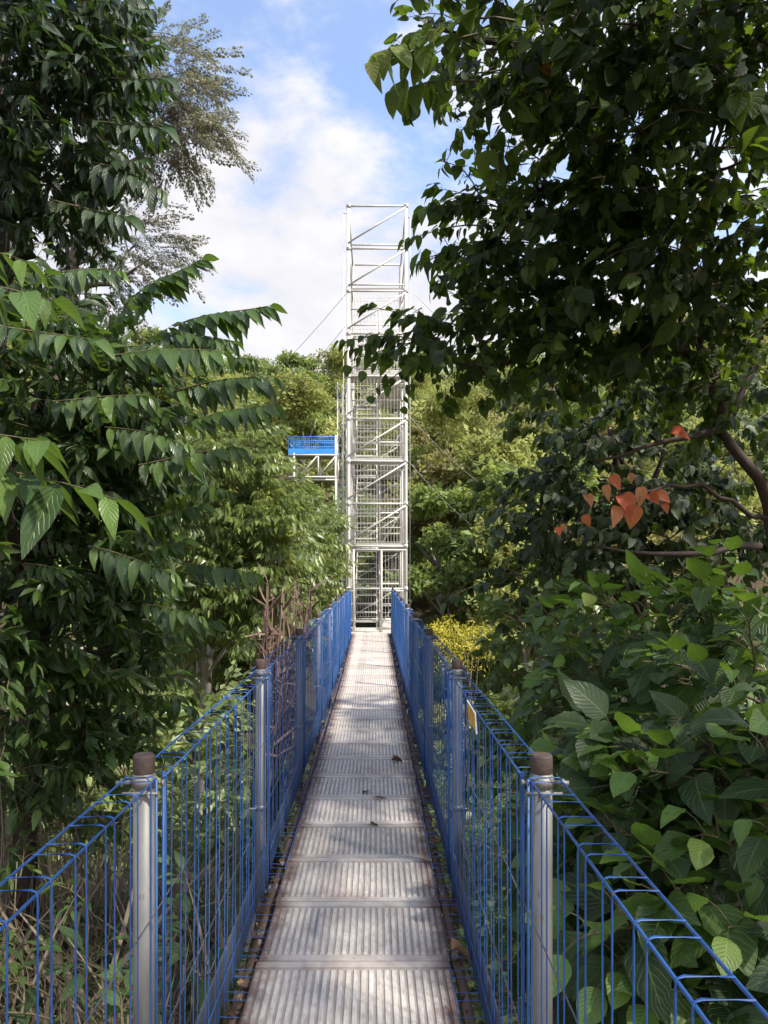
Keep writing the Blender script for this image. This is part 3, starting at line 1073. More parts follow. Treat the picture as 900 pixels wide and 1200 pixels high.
# ------------------------------------------------------------------ near trees
def near_tree(name, label, base, limbs, blobs, tpls, mats, barkmat, scale=1., extra=None, cat='tree', bias=(0, 0, 0), trunk_r=.12, group=None, up_noise=.3, hero=None, near=None):
    """limbs: polylines (radius from, to); blobs: (centre, radii, how many sprays)"""
    base = np.asarray(base, float)
    t = empty(name, label, cat, base, group)
    for li, (pts, r0, r1) in enumerate(limbs):
        pts = np.asarray(pts, float)
        # refine and roughen
        fine = []
        for a, b in zip(pts[:-1], pts[1:]):
            fine += [a + (b - a) * u for u in (0, .33, .66)]
        fine.append(pts[-1])
        fine = np.array(fine)
        fine[1:-1] += rng.normal(0, .022, fine[1:-1].shape)
        tube(fine - base, np.linspace(r0, r1, len(fine)), 10).obj('trunk' if li == 0 else 'branch', barkmat, t)
    g = G()
    for c, rad, n in blobs:
        c = np.asarray(c, float)
        pts, out = blob_points(n, c, rad)
        d = out * .9 + rng.normal(0, .45, (n, 3)) * [1, 1, .6] + np.asarray(bias)
        d[:, 2] *= .6
        R = frames(d, nrm(np.array([0, 0, 1.]) + rng.normal(0, up_noise, (n, 3))))
        tl = rng.normal(0, .07, n)
        bake(tpls, pts - base, R, scale * rng.uniform(.75, 1.15, n), tl, g)
        for k in range(max(2, n // 9)):          # twigs that carry the sprays
            e = pts[rng.integers(0, n)]
            tube(curve(c - base, e - base, .05, 5, .03), np.linspace(.014, .004, 5), 5, g, cap=False, M=1)
    if extra:
        for a, b, sc, tl in extra:               # single sprays placed by their two ends
            a, b = np.asarray(a, float), np.asarray(b, float)
            L0 = np.linalg.norm(b - a)
            R = frames((b - a)[None])
            ti = rng.integers(0, len(hero or tpls))
            bake([(hero or tpls)[ti]], (a - base)[None], R, L0 / sc, tl, g)
    if near:
        for a, b in near:
            bake(near_t, (np.asarray(a) - base)[None], frames((np.asarray(b) - np.asarray(a))[None]), np.linalg.norm(np.asarray(b) - a) / .5, .16, g)
    g.obj('crown', mats, t)
    return t


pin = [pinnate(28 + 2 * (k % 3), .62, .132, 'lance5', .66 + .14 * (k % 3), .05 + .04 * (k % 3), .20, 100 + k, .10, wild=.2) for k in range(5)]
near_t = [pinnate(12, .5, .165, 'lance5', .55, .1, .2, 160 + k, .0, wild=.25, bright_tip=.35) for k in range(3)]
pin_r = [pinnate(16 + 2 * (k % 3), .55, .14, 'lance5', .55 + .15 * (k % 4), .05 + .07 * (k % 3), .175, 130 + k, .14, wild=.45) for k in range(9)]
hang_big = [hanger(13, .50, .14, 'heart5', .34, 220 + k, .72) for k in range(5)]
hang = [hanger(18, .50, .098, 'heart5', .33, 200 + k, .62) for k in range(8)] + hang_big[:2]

PB = px_blob
# left, drooping leaves
bl = [
    (*PB(30, 450, 5.6, 90, 55, .7), 75), (*PB(110, 450, 5.5, 50, 45, .5), 42), (*PB(30, 545, 5.6, 90, 60, .8), 90),
    (*PB(115, 540, 5.7, 50, 50, .6), 50), (*PB(20, 640, 5.6, 90, 60, .8), 85), (*PB(100, 640, 5.9, 55, 60, .6), 50),
    (*PB(30, 740, 5.9, 90, 55, .8), 75), (*PB(105, 730, 6.1, 50, 55, .6), 44), (*PB(0, 390, 5.6, 60, 30, .5), 18), (*PB(40, 820, 5.9, 80, 40, .6), 40), (*PB(120, 810, 6.2, 50, 40, .5), 30), (*PB(20, 890, 6.0, 70, 35, .5), 30), (*PB(95, 870, 6.2, 50, 35, .5), 24), (*PB(40, 950, 6.2, 60, 25, .5), 12)]
S = .62
ex = []
for (a, b, Y) in (((147, 358), (231, 306), 5.0), ((205, 383), (312, 361), 5.0), ((190, 391), (273, 402), 5.0), ((132, 416), (260, 420), 4.8), ((200, 458), (317, 442), 4.9),
                  ((215, 496), (319, 482), 4.7), ((161, 545), (282, 530), 4.6), ((0, 383), (121, 412), 4.4), ((44, 324), (139, 317), 5.2), ((210, 660), (300, 680), 5.0), ((165, 708), (235, 722), 4.6),
                  ((100, 640), (205, 672), 4.6), ((150, 655), (220, 640), 4.8), ((190, 745), (250, 730), 4.8), ((120, 500), (220, 520), 4.6), ((60, 470), (180, 470), 4.5), ((230, 420), (300, 425), 5.3), ((160, 610), (240, 600), 4.9),
                  ((220, 565), (275, 580), 5.2)):
    A, B = P(*a, Y + .25), P(*b, Y)
    B[2] += .12 * np.linalg.norm(B - A)
    ex.append((A, B, S, .10))
near_sp = []
for (a, b, Y) in (((-70, 505), (62, 520), 3.0), ((-20, 548), (135, 585), 3.1), ((-60, 285), (30, 305), 2.9), ((-70, 330), (60, 350), 3.3)):
    A, B = P(*a, Y + .15), P(*b, Y)
    B[2] += .1 * np.linalg.norm(B - A)
    near_sp.append((A, B))
base = np.array([-3.1, 6.4, float(ground(-3.1, 6.4)) - .1])
limbs = [([base, (-3.0, 6.3, 0), (-2.9, 6.1, 2.0), (-2.8, 6.0, 3.8)], .13, .04)]
for px, py, Y in ((150, 440, 5.4), (170, 540, 5.6), (160, 640, 5.8), (60, 650, 5.4), (70, 530, 5.2), (170, 740, 6.0), (60, 430, 5.4), (-20, 540, 3.6)):
    e = P(px, py, Y)
    limbs.append(([(-2.95, 6.2, max(-.6, e[2] - .9)), ((-2.95 + e[0]) / 2, (6.2 + e[1]) / 2, e[2] - .25), e], .045, .012))
near_tree('broadleaf_tree', 'leaning-in tree with long sprays of glossy drooping leaves beside the left fence', base, limbs, bl, pin_r, [MT['gA'], MT['twig']], MT['redbark'], hero=pin, near=near_sp, up_noise=.5, extra=ex, bias=(.35, -.25, .1))

# left, tall dark canopy
bl = [(*PB(10, 40, 6.6, 100, 70, 1.0), 110), (*PB(85, 60, 6.8, 45, 60, .7), 52), (*PB(30, 140, 6.6, 80, 60, 1.0), 90), (*PB(95, 140, 6.8, 35, 50, .6), 36), (*PB(40, 215, 6.8, 65, 40, .8), 50),
      (*PB(-10, 270, 7, 50, 50, .8), 24), (*PB(100, 10, 7, 40, 45, .6), 22), (*PB(20, -90, 6.6, 140, 70, 1.2), 60), (*PB(50, 330, 7.2, 40, 20, .5), 8)]
ex = []
for (a, b) in (((110, 90), (192, 100)), ((100, 140), (190, 158)), ((90, 185), (182, 215)), ((120, 30), (178, 10)), ((60, 235), (150, 262)), ((110, 205), (165, 190)), ((130, 70), (186, 60))):
    A, B = P(*a, 6.5), P(*b, 6.2)
    B[2] += .1 * np.linalg.norm(B - A)
    ex.append((A, B, S * .9, .05))
base = np.array([-4.2, 7.8, float(ground(-4.2, 7.8)) - .1])
limbs = [([base, (-4.1, 7.7, 1), (-3.9, 7.4, 4), (-3.6, 7.1, 7.2)], .20, .05)]
for px, py, Y in ((110, 100, 6.8), (130, 40, 6.9), (70, 200, 6.8), (30, 60, 6.6), (10, 270, 7)):
    e = P(px, py, Y)
    limbs.append(([(-3.85, 7.35, e[2] - 1.2), ((-3.8 + e[0]) / 2, (7.3 + e[1]) / 2, e[2] - .4), e], .05, .012))
near_tree('broadleaf_tree', 'tall dark tree with hanging leaves filling the upper left against the sky', base, limbs, bl, pin_r, [MT['gA2'], MT['twig']], MT['bark'], hero=pin, up_noise=.5, extra=ex, bias=(.3, -.2, -.1))

# right, the tree that arches over the bridge
bl = [(*PB(640, 30, 4.0, 80, 50, .6), 44), (*PB(770, 60, 4.1, 110, 80, .8), 72), (*PB(890, 60, 4.2, 90, 100, .8), 52), (*PB(700, 170, 4.3, 70, 70, .7), 52), (*PB(830, 210, 4.3, 110, 90, .8), 66),
      (*PB(600, 275, 5.0, 45, 40, .4), 28), (*PB(660, 310, 5.0, 70, 70, .7), 52), (*PB(750, 320, 4.9, 90, 70, .8), 58), (*PB(860, 330, 4.8, 100, 60, .8), 42), (*PB(590, 350, 5.2, 40, 35, .4), 20),
      (*PB(560, 398, 5.2, 40, 14, .3), 16), (*PB(512, 402, 5.15, 32, 12, .25), 12), (*PB(640, 400, 5.2, 70, 26, .4), 26), (*PB(750, 400, 5.2, 90, 28, .6), 26), (*PB(880, 420, 5.3, 60, 40, .6), 16), (*PB(850, 480, 5.9, 55, 30, .4), 14), (*PB(790, 455, 5.8, 60, 20, .4), 14), (*PB(820, -90, 4.2, 200, 60, 1.), 80), (*PB(560, 10, 3.8, 36, 16, .3), 9),
      # unseen part of the crown over and behind the walkway, added to cast shade
       ((3.6, 3.4, 6.5), (1.4, 2.0, 1.0), 180), ((3.2, .8, 5.6), (1.4, 1.5, .8), 170), ((4.6, 5.2, 5.0), (1.2, 1.6, 1.4), 140), ((4.4, 2.0, 4.9), (1.5, 1.5, 1.0), 170), ((5.8, 3.6, 4.4), (1.5, 1.6, 1.3), 150), ((4.8, .2, 4.6), (1.6, 1.4, 1.2), 160), ((2.6, -1.2, 5.8), (1.6, 1.2, .9), 130), ((1.6, -.4, 6.6), (1.3, 1.0, .6), 60)]
ex = []
for (a, b, Y) in (((560, 40), (450, 60), 3.5), ((600, 30), (500, 25), 3.6), ((560, 90), (470, 100), 3.7), ((590, 240), (495, 232), 4.9), ((590, 290), (488, 290), 4.9), ((535, 392), (440, 385), 5.1), ((560, 415), (475, 418), 5.1), ((600, 150), (560, 180), 4.0), ((620, 190), (575, 200), 4.1), ((560, 60), (480, 40), 3.6), ((620, 120), (590, 170), 4.1)):
    A, B = P(*a, Y + .1), P(*b, Y)
    ex.append((A, B, .5 * (1.0 if Y > 4.5 else .85), .55 if Y < 4.5 else .16))  # nearer upper sprays tinted lighter, the glow of light through leaves
tb = np.array([3.35, 5.9, float(ground(3.35, 5.9)) - .15])
j = P(905, 610, 5.7)
limbs = [([tb, (3.3, 5.8, .2), j, P(885, 560, 5.6), P(850, 500, 5.5), P(832, 440, 5.4), P(828, 390, 5.3), P(800, 250, 5.0), P(760, 90, 4.6)], .058, .015),
         ([j, P(860, 590, 5.5), P(800, 566, 5.4), P(745, 578, 5.3), P(700, 590, 5.2)], .022, .006), ([P(850, 500, 5.5), P(780, 520, 5.3), P(700, 540, 5.2)], .03, .007),
         ([P(832, 440, 5.4), P(760, 370, 5.2), P(650, 330, 5.0), P(560, 300, 5.0)], .035, .008), ([P(900, 380, 5.2), P(820, 350, 5.0), P(740, 320, 4.8)], .04, .014),
         ([P(828, 390, 5.3), P(700, 400, 5.3), P(590, 425, 5.2), P(470, 425, 5.1)], .03, .006), ([P(800, 250, 5.0), P(700, 170, 4.5), P(600, 60, 4.0), P(490, 30, 3.7)], .035, .006),
         ([P(850, 500, 5.5), P(880, 450, 5.6), P(890, 400, 5.7), P(910, 300, 5.6)], .03, .012), ([j, (3.6, 5.0, 3.2), (3.4, 3.8, 5.4), (2.2, 2.4, 6.7), (1.0, 2.0, 7.0)], .08, .02),
         ([(3.4, 3.8, 5.4), (3.3, 1.8, 5.6), (2.6, .6, 5.8)], .05, .015), ([P(890, 640, 5.6), P(800, 650, 5.3), P(700, 640, 5.2)], .03, .008)]
rt = near_tree('broadleaf_tree', 'reddish-limbed tree with broad hanging leaves arching over the walkway from the right', tb, limbs, [(c, r, int(n * 1.12)) for c, r, n in bl], hang, [MT['gR'], MT['twig']], MT['redbark'], hero=hang_big, up_noise=.5, extra=ex, bias=(-.3, -.25, -.15))
# its red leaves
rp = [((690, 585), .10), ((712, 578), .13), ((722, 566), .12), ((735, 590), .16), ((742, 605), .15), ((752, 582), .14), ((768, 585), .14), ((778, 582), .12), ((688, 610), .09), ((800, 508), .16), ((740, 560), .07), ((724, 602), .14), ((638, 90), .13), ((660, 620), .08), ((655, 622), .07), ((781, 596), .09)]
for i, (p, L) in enumerate(rp):
    c = P(*p, (5.05 if p[1] > 300 else 3.9) + random.uniform(-.08, .08))
    d = np.array([random.uniform(-1, 1), random.uniform(-.6, .2), random.uniform(-1, -.2)])
    g = leaves('heart5', [c - tb - nrm(d) * L / 2], [d], [(random.uniform(-.6, .2), -.9, .45)], L * random.uniform(.8, 1.1), random.uniform(.28, .42), random.uniform(.1, .6), random.uniform(.1, .7), [random.choice([.1, .2, .35, .5, .85, .95])])
    tube([c - tb - nrm(d) * L / 2, c - tb - nrm(d) * L / 2 + [random.uniform(-.03, .05), .03, .07]], .002, 4, g, M=1)
    o = g.obj('red_leaf', [MT['redleaf'], MT['twig']], rt)
    o['label'] = 'withered red-orange leaf'

# right, the darker smaller-leaved trees behind
hs = [hanger(16, .6, .12, 'heart3', .36, 300 + k, .7, .3) for k in range(6)]
bl = [(*PB(700, 470, 7.6, 60, 40, .7), 34), (*PB(670, 540, 7.6, 40, 50, .6), 32), (*PB(730, 570, 7.6, 70, 60, .8), 50), (*PB(670, 630, 7.4, 55, 50, .7), 42), (*PB(750, 660, 7.4, 90, 45, .8), 48), (*PB(628, 600, 7.8, 25, 35, .4), 14),
      (*PB(800, 500, 7.8, 60, 45, .7), 20), (*PB(860, 540, 8.2, 60, 45, .7), 14), (*PB(615, 680, 7.6, 30, 25, .4), 14), (*PB(830, 590, 7.2, 70, 40, .6), 30), (*PB(880, 640, 6.8, 60, 40, .5), 26), (*PB(790, 640, 7.2, 60, 40, .5), 26), (*PB(850, 470, 7.8, 60, 40, .6), 18)]
b2 = np.array([3.4, 8.2, float(ground(3.4, 8.2)) - .1])
limbs = [([b2, (3.2, 8.1, 0), (2.9, 7.9, 1.6), (2.5, 7.7, 3.2)], .11, .03)]
for px, py, Y in ((660, 480, 7.6), (620, 550, 7.6), (640, 640, 7.4), (720, 650, 7.4), (790, 500, 7.8), (700, 560, 7.6)):
    e = P(px, py, Y)
    limbs.append(([(3.0, 8.0, max(.1, e[2] - .9)), ((3 + e[0]) / 2, (8 + e[1]) / 2, e[2] - .3), e], .04, .01))
near_tree('broadleaf_tree', 'dark small-leaved tree behind the red leaves on the right', b2, limbs, bl, hs, [MT['gM'], MT['twig']], MT['redbark'], bias=(-.2, -.3, 0))

# right, big-leaved shrubs
ro = [rosette(8, .25, 'ovate6', .35, 400 + k, .38) for k in range(8)]
small = [hanger(12, .45, .11, 'ovate3', .36, 480 + k, .5) for k in range(4)]


def shrub(name, label, base, blobs, scale, mats, tpls=ro, bias=(-.25, -.5, .35), group='broad-leaved shrubs right of the footbridge', cat='shrub', shoots=()):
    base = np.asarray(base, float)
    base[2] = float(ground(base[0], base[1])) - .05
    limbs = []
    for c, rad, n in blobs:
        for q in range(2):
            e = np.asarray(c) + rng.normal(0, .3, 3) * np.asarray(rad)
            b0 = base + rng.normal(0, .06, 3) * [1, 1, 0]
            limbs.append(([b0, (b0 + e) / 2 + [rng.normal(0, .12), rng.normal(0, .12), .15], e], .022, .008))
    t = near_tree(name, label, base, limbs, blobs, tpls, mats, MT['redbark'], scale, extra=[(P(*p) + [.22, .25, -.17], P(*p), .38, .34) for p in shoots], hero=ro, cat=cat, bias=bias, group=group, up_noise=.35)  # shoots take a lighter tint in place of sunlight through the leaves
    for ch in t.children:
        if ch.name.startswith(('trunk', 'branch')):
            ch.name = 'stem'
    return t


mS = [MT['gS'], MT['twig']]
shrub('broadleaf_shrub', 'largest-leaved shrub with ribbed leaves leaning over the right fence close by', (2.0, 2.8, 0), [(*PB(845, 1070, 2.8, 70, 90, .3), 18), (*PB(900, 950, 2.9, 60, 60, .3), 13), (*PB(870, 1210, 2.8, 80, 70, .3), 13)], 1.0, mS, shoots=[(780, 1060, 2.55), (860, 1090, 2.4), (740, 1130, 2.6), (830, 980, 2.7)])
shrub('broadleaf_shrub', 'dark shrub with ribbed leaves behind the capped post of the right fence', (2.2, 3.7, 0), [(*PB(780, 900, 3.6, 70, 50, .35), 20), (*PB(860, 840, 3.7, 70, 55, .4), 22), (*PB(745, 990, 3.5, 40, 60, .25), 14), (*PB(730, 1090, 3.6, 40, 80, .25), 16), (*PB(800, 1000, 3.5, 70, 50, .3), 16), (*PB(790, 1150, 3.4, 60, 60, .25), 14)], 1.0, mS, ro + small[:2], shoots=[(740, 880, 3.2), (715, 920, 3.1), (690, 1090, 3.2), (800, 940, 3.2)])
shrub('broadleaf_shrub', 'shrub with pale stalked leaves below the red-leaved branch', (2.5, 4.9, 0), [(*PB(740, 755, 4.8, 70, 30, .5), 26), (*PB(870, 745, 4.7, 70, 35, .5), 24), (*PB(800, 810, 4.7, 100, 40, .5), 40), (*PB(700, 830, 4.7, 40, 45, .4), 22), (*PB(700, 930, 4.7, 45, 60, .3), 24), (*PB(680, 1030, 4.7, 40, 60, .3), 18)], .8, mS, ro + small, shoots=[(700, 700, 4.5), (850, 690, 4.6), (770, 690, 4.7), (640, 720, 5.0), (840, 660, 4.7)])
hb = [hanger(11, .42, .12, 'ovate3', .33, 500 + k, .6) for k in range(5)]
shrub('leafy_bush', 'bush of small bright green leaves behind the yellow sign', (1.5, 7.0, 0), [(*PB(630, 760, 6.8, 40, 45, .5), 44), (*PB(625, 830, 6.5, 36, 50, .4), 40), (*PB(690, 770, 6.7, 50, 40, .5), 40), (*PB(620, 900, 6.3, 36, 50, .3), 34)], .95, [MT['gU'], MT['twig']], hb, (0, -.3, .2), None, 'bush')

# ------------------------------------------------------------------ middle distance
# fine-leaved tall tree behind, left
fine = [hanger(110, 1.1, .062, 'ovate2', .36, 600 + k, .35, 1.1, .1) for k in range(4)]
FY = 15.
bl = [(*PB(180, 74, FY, 44, 38, 1.2), 74), (*PB(212, 112, FY, 24, 46, 1.), 50), (*PB(190, 140, FY, 34, 36, 1.), 46), (*PB(222, 168, FY, 18, 20, .7), 18), (*PB(108, 270, FY, 85, 40, 1.5), 58), (*PB(150, 295, FY, 38, 30, 1.), 34), (*PB(90, 330, FY, 75, 26, 1.2), 36), (*PB(110, 120, FY, 90, 80, 1.2), 40)]
b3 = np.array([-7.6, 15.6, float(ground(-7.6, 15.6)) - .1])
limbs = [([b3, (-7.4, 15.6, 2), (-6.8, 15.4, 6), (-6.2, 15.3, 9), (-5.2, 15.2, 12)], .26, .06)]
for px, py in ((190, 90), (225, 125), (205, 160), (130, 270), (180, 300), (90, 330)):
    e = P(px, py, FY)
    limbs.append(([(-6.4, 15.3, min(e[2] - .6, 9.5)), ((-6.4 + e[0]) / 2, 15.2, e[2] - .5), e], .07, .015))
near_tree('tall_tree', 'tall tree of fine greyish leaves rising behind the dark canopy at the left', b3, limbs, bl, fine, [MT['gB'], MT['bark']], MT['bark'], bias=(.2, 0, -.25))

# sunlit spray trees beyond the left fence
pin2 = [pinnate(18, .95, .24, 'lance2', .6 + .12 * (k % 3), .10, .19, 700 + k, .08, .1, wild=.25) for k in range(6)]
for name, lab, bx, Y, blobs, sc in (
        ('broadleaf_tree', 'sunlit bushy tree of layered leaf sprays left of the stair tower', -3.4, 13.6, [((255, 530), (50, 40), 110), ((235, 600), (60, 45), 140), ((300, 600), (40, 40), 120), ((280, 670), (65, 45), 150), ((325, 650), (22, 50), 70), ((285, 545), (28, 28), 50), ((230, 700), (50, 40), 90), ((310, 720), (35, 35), 60), ((180, 640), (50, 60), 70), ((180, 740), (60, 50), 70)], .72),
        ('broadleaf_tree', 'narrower leafy tree crowded between the sunlit bushy tree and the stair tower', -1.25, 17.2, [((358, 620), (24, 30), 120), ((365, 680), (24, 45), 120), ((345, 600), (18, 14), 50), ((376, 650), (10, 36), 50), ((350, 740), (26, 36), 70)], .62)):
    b = np.array([bx, Y + .3, float(ground(bx, Y)) - .1])
    bb = [(*PB(p[0], p[1], Y, r[0], r[1], 1.0), n) for p, r, n in blobs]
    limbs = [([b, b + [.1, 0, 2.5], b + [.2, -.1, 5.0]], .13, .04)]
    for c, r, n in bb:
        limbs.append(([b + [.1, 0, max(.6, c[2] - b[2] - 1.4)], (b + c) / 2 * [1, 1, 0] + [0, 0, c[2] - .5], c], .035, .01))
    near_tree(name, lab, b, limbs, bb, pin2, [MT['gC'], MT['twig']], MT['palebark'], sc, bias=(.25, -.35, .05))

# low lit bushes in the valley, seen through the gaps on the left
bt = [hanger(16, .7, .17, 'ovate2', .3, 650 + k, .45, .3) for k in range(4)]
for px, py, Y, lab in ((40, 800, 9.5, 'pale green bush standing behind the tan reeds at the far left'), (150, 850, 9.0, 'light green bush behind the top of the nearest left fence post'), (235, 800, 10.5, 'light green bush between the dead palm stalks and the drooping-leaved tree'), (110, 660, 11.5, 'tall light bush seen through gaps of the drooping-leaved tree'), (320, 850, 8.6, 'small green bush seen through the wires of the left fence beyond the second post')):
    c = P(px, py, Y)
    b = np.array([c[0], Y, float(ground(c[0], Y)) - .05])
    hh = c[2] - b[2]
    bb = [(b + [0, 0, hh * .75], np.array([.75, .6, hh * .25]), 46), (b + [rng.normal(0, .3), 0, hh * .4], np.array([.9, .7, hh * .3]), 56)]
    near_tree('leafy_bush', lab, b, [([b, b + [.05, 0, hh * .5], b + [.1, 0, hh * .85]], .04, .012)], bb, bt, [MT['gC'], MT['twig']], MT['bark'], 1., bias=(.1, -.4, .2), cat='bush', group='bushes below the left fence')

for px, py, Y in ((700, 760, 9.5), (800, 740, 9.0), (640, 800, 9.5), (880, 720, 10.5), (760, 690, 12.), (860, 650, 13.), (690, 640, 13.)):
    c = P(px, py, Y)
    b = np.array([c[0], Y, float(ground(c[0], Y)) - .05])
    hh = max(1., c[2] - b[2])
    bb = [(b + [0, 0, hh * .75], np.array([.9, .6, hh * .25]), 40), (b + [rng.normal(0, .3), 0, hh * .4], np.array([1., .7, hh * .3]), 46)]
    near_tree('leafy_bush', 'leafy bush in the dimness behind the broad-leaved shrubs', b, [([b, b + [.05, 0, hh * .5], b + [.1, 0, hh * .85]], .04, .012)], bb, bt, [MT['gC'], MT['twig']], MT['bark'], 1., bias=(-.1, -.4, .2), cat='bush', group='bushes behind the broad-leaved shrubs')

# yellow bush
yb = [clump(70, .16, 800 + k) for k in range(3)]
c, r = P(535, 745, 15.), None
b = np.array([c[0] + .1, 15.2, float(ground(c[0], 15.2))])
t = empty('yellow_bush', 'round bright yellow bush beside the right fence near the tower', 'bush', b)
pts, out = blob_points(64, np.array([c[0] + .05, 15, c[2] - .25]), (.72, .66, .66), .2)
bake(yb, pts - b, frames(out + rng.normal(0, .3, out.shape)), rng.uniform(.18, .28, 64)).obj('crown', MT['yellow'], t)
g = G()
for k in range(6):
    tube(curve((0, 0, -.05), pts[k] - b, 0, 5, .05), np.linspace(.035, .01, 5), 6, g)
g.obj('trunk', MT['bark'], t)

# dead palm stalks by the left fence
b = np.array([P(305, 800, 8.4)[0], 8.4, float(ground(-1.3, 8.4))])
t = empty('dead_palm', 'clump of dead red-brown palm stalks leaning outside the left fence', 'dead palm', b)
st0 = None
for k in range(46):
    px, py = random.uniform(300, 358), random.uniform(678, 770)
    e = P(px + (770 - py) * .12, py, 8.3 + random.uniform(-.4, .5))
    a = b + [random.uniform(-.25, .25), random.uniform(-.2, .2), 0]
    g = tube(curve(a - b, e - b, random.uniform(-.15, .1), 6, .02), np.linspace(.020, .006, 6), 5, T=random.uniform(0, 1))
    n = 12
    u = np.linspace(.55, 1, n)[:, None]
    pp = (a - b) + (e - a) * u
    g.join(leaves('blade3', pp, rng.normal(0, .25, (n, 3)) + nrm(e - a) * .8 - [0, 0, .5], rng.normal(0, 1, (n, 3)), rng.uniform(.15, .35, n), .05, .3, .2, rng.uniform(0, 1, n)))
    g.obj('stalk', MT['deadfrond'], t)

# ------------------------------------------------------------------ undergrowth, left
n = 9500
x = rng.uniform(-5.5, -.75, n)
y = rng.uniform(1.6, 11, n)
z = ground(x, y)
h = rng.uniform(.35, 1.0, n) * np.where(rng.random(n) < .15, 1.6, 1)
d = rng.normal(0, .45, (n, 3)) + [0, 0, 1]
gg = leaves('blade5', np.stack([x, y, z], -1), d, rng.normal(0, 1, (n, 3)), h, .016, rng.uniform(.1, .8, n), .4, rng.uniform(0, 1, n)).obj('dry_grass', MT['straw'])
tag(gg, 'dry tan and grey grass blades on the ground left of the footbridge', 'grass', kind='stuff')
n = 44000
x = np.concatenate([rng.uniform(-7, -.7, n // 2), rng.uniform(.6, 6, n // 2)])
y = rng.uniform(1.2, 20, n)
z = ground(x, y) + rng.uniform(0, .75, n) ** 1.5
gg = leaves('ovate2', np.stack([x, y, z], -1), rng.normal(0, .8, (n, 3)) * [1, 1, .4], rng.normal(0, .4, (n, 3)) + [0, 0, 1], rng.uniform(.06, .16, n), .3, .2, .2, np.clip(rng.normal(.3, .25, n), 0, 1)).obj('ground_cover', MT['gU'])
tag(gg, 'low mixed green leaves covering the ground under the footbridge', 'ground cover', kind='stuff')
n = 60
t = None
for (px, py, Y, lab) in ((30, 860, 7.0, 'clump of pale tan reed stalks standing at the far left edge'), (75, 900, 6.2, 'clump of tan reed stalks closest to the left fence post')):
    bx = (px - CX) * Y / F
    b = np.array([bx, Y, float(ground(bx, Y))])
    t = empty('reed_clump', lab, 'reeds', b, 'dry reed clumps left of the footbridge')
    g = G()
    for k in range(46):
        a = np.array([random.gauss(0, .4), random.gauss(0, .3), 0])
        e = a + [random.gauss(.05, .25), random.gauss(0, .2), random.uniform(.9, 2.0)]
        tube(curve(a, e, 0, 5, .012), np.linspace(.008, .003, 5), 4, g, cap=False, T=random.uniform(.4, 1))
    g.obj('stalk', MT['straw'], t)
    pp = rng.normal(0, .4, (60, 3)) * [1, .8, 0] + np.stack([0 * np.arange(60), 0 * np.arange(60), rng.uniform(.3, 1.5, 60)], -1)
    leaves('blade5', pp, rng.normal(0, .6, (60, 3)) + [0, 0, .6], rng.normal(0, 1, (60, 3)), rng.uniform(.3, .7, 60), .02, .6, .3, rng.uniform(.2, 1, 60)).obj('foliage', MT['straw'], t)

# broad-leaved seedlings: each a plant of its own
seed_t = [rosette(11, .22, 'lance5', .2, 900 + k, .45) for k in range(4)]
spots = [(60, 1120, 3.6, 'seedling with bright leaves growing at the photo corner below the left fence'), (130, 1150, 3.3, 'broad-leaved seedling directly below the nearest left panel'), (215, 1130, 3.9, 'seedling seen through the wires just right of the capped left post'),
         (235, 1040, 4.8, 'seedling with drooping leaves behind the second left panel'), (100, 1030, 5.0, 'tall seedling standing in the dry grass on the left'), (20, 1010, 5.2, 'seedling half hidden by dry grass at the left edge'),
         (260, 960, 6.2, 'seedling with light leaves below the dead palm stalks'), (150, 1190, 2.9, 'dark seedling low beside the left post foot'), (250, 890, 7.6, 'bright seedling beyond the second left post'), (190, 920, 6.8, 'seedling behind the rail of the left fence top')]
for i, (px, py, Y, lab) in enumerate(spots):
    top = P(px, py, Y)
    b = np.array([top[0], Y, float(ground(top[0], Y)) - .03])
    t = empty('seedling', lab, 'plant', b, 'seedlings left of the footbridge')
    hgt = max(.25, top[2] - b[2])
    tube(curve((0, 0, 0), (0, 0, hgt), 0, 5, .02), np.linspace(.010, .005, 5), 5).obj('stem', MT['twig'], t)
    k = 6
    a = rng.uniform(0, 6.28, k)
    pts = np.stack([0 * a, 0 * a, hgt * rng.uniform(.35, 1, k)], -1)
    bake(seed_t, pts, frames(np.stack([np.cos(a), np.sin(a), rng.uniform(.1, .8, k)], -1)), rng.uniform(.55, .9, k), rng.normal(.05, .08, k)).obj('foliage', [MT['gU'], MT['twig']], t)

# ------------------------------------------------------------------ forest on the hill
cl_s = [clump(44, .40, 1000 + k, hang=.3, flat=.45) for k in range(4)]
cl_d = [clump(44, .50, 1010 + k, 'lance2', .42, .2, .7) for k in range(4)]


def hill_crown(seed, mat, wide=3.0, tall=6.5, lobes=9, cl=cl_s, per=20):
    r = np.random.default_rng(seed)
    g = G()
    for k in range(lobes):
        u = r.uniform(.15, 1)
        a = r.uniform(0, 6.28)
        rad = wide * (1.05 - .6 * u) * r.uniform(.35, 1)
        c = np.array([math.cos(a) * rad, math.sin(a) * rad, 2.2 + (tall - 3.2) * u])
        lr = np.array([1, 1, .75]) * wide * r.uniform(.24, .38)
        p = nrm(r.normal(0, 1, (per, 3)))
        p[:, 2] = np.where(p[:, 2] < -.25, -p[:, 2], p[:, 2])
        pts = c + p * lr * r.uniform(.65, 1.05, (per, 1))
        bake(cl, pts, frames(p + r.normal(0, .25, p.shape) + [0, 0, .2], (0.1, 0, 1)), r.uniform(.40, .72, per), r.normal(0, .10, per) + r.normal(0, .15), g)
    me = g.obj('crown', mat)
    return me


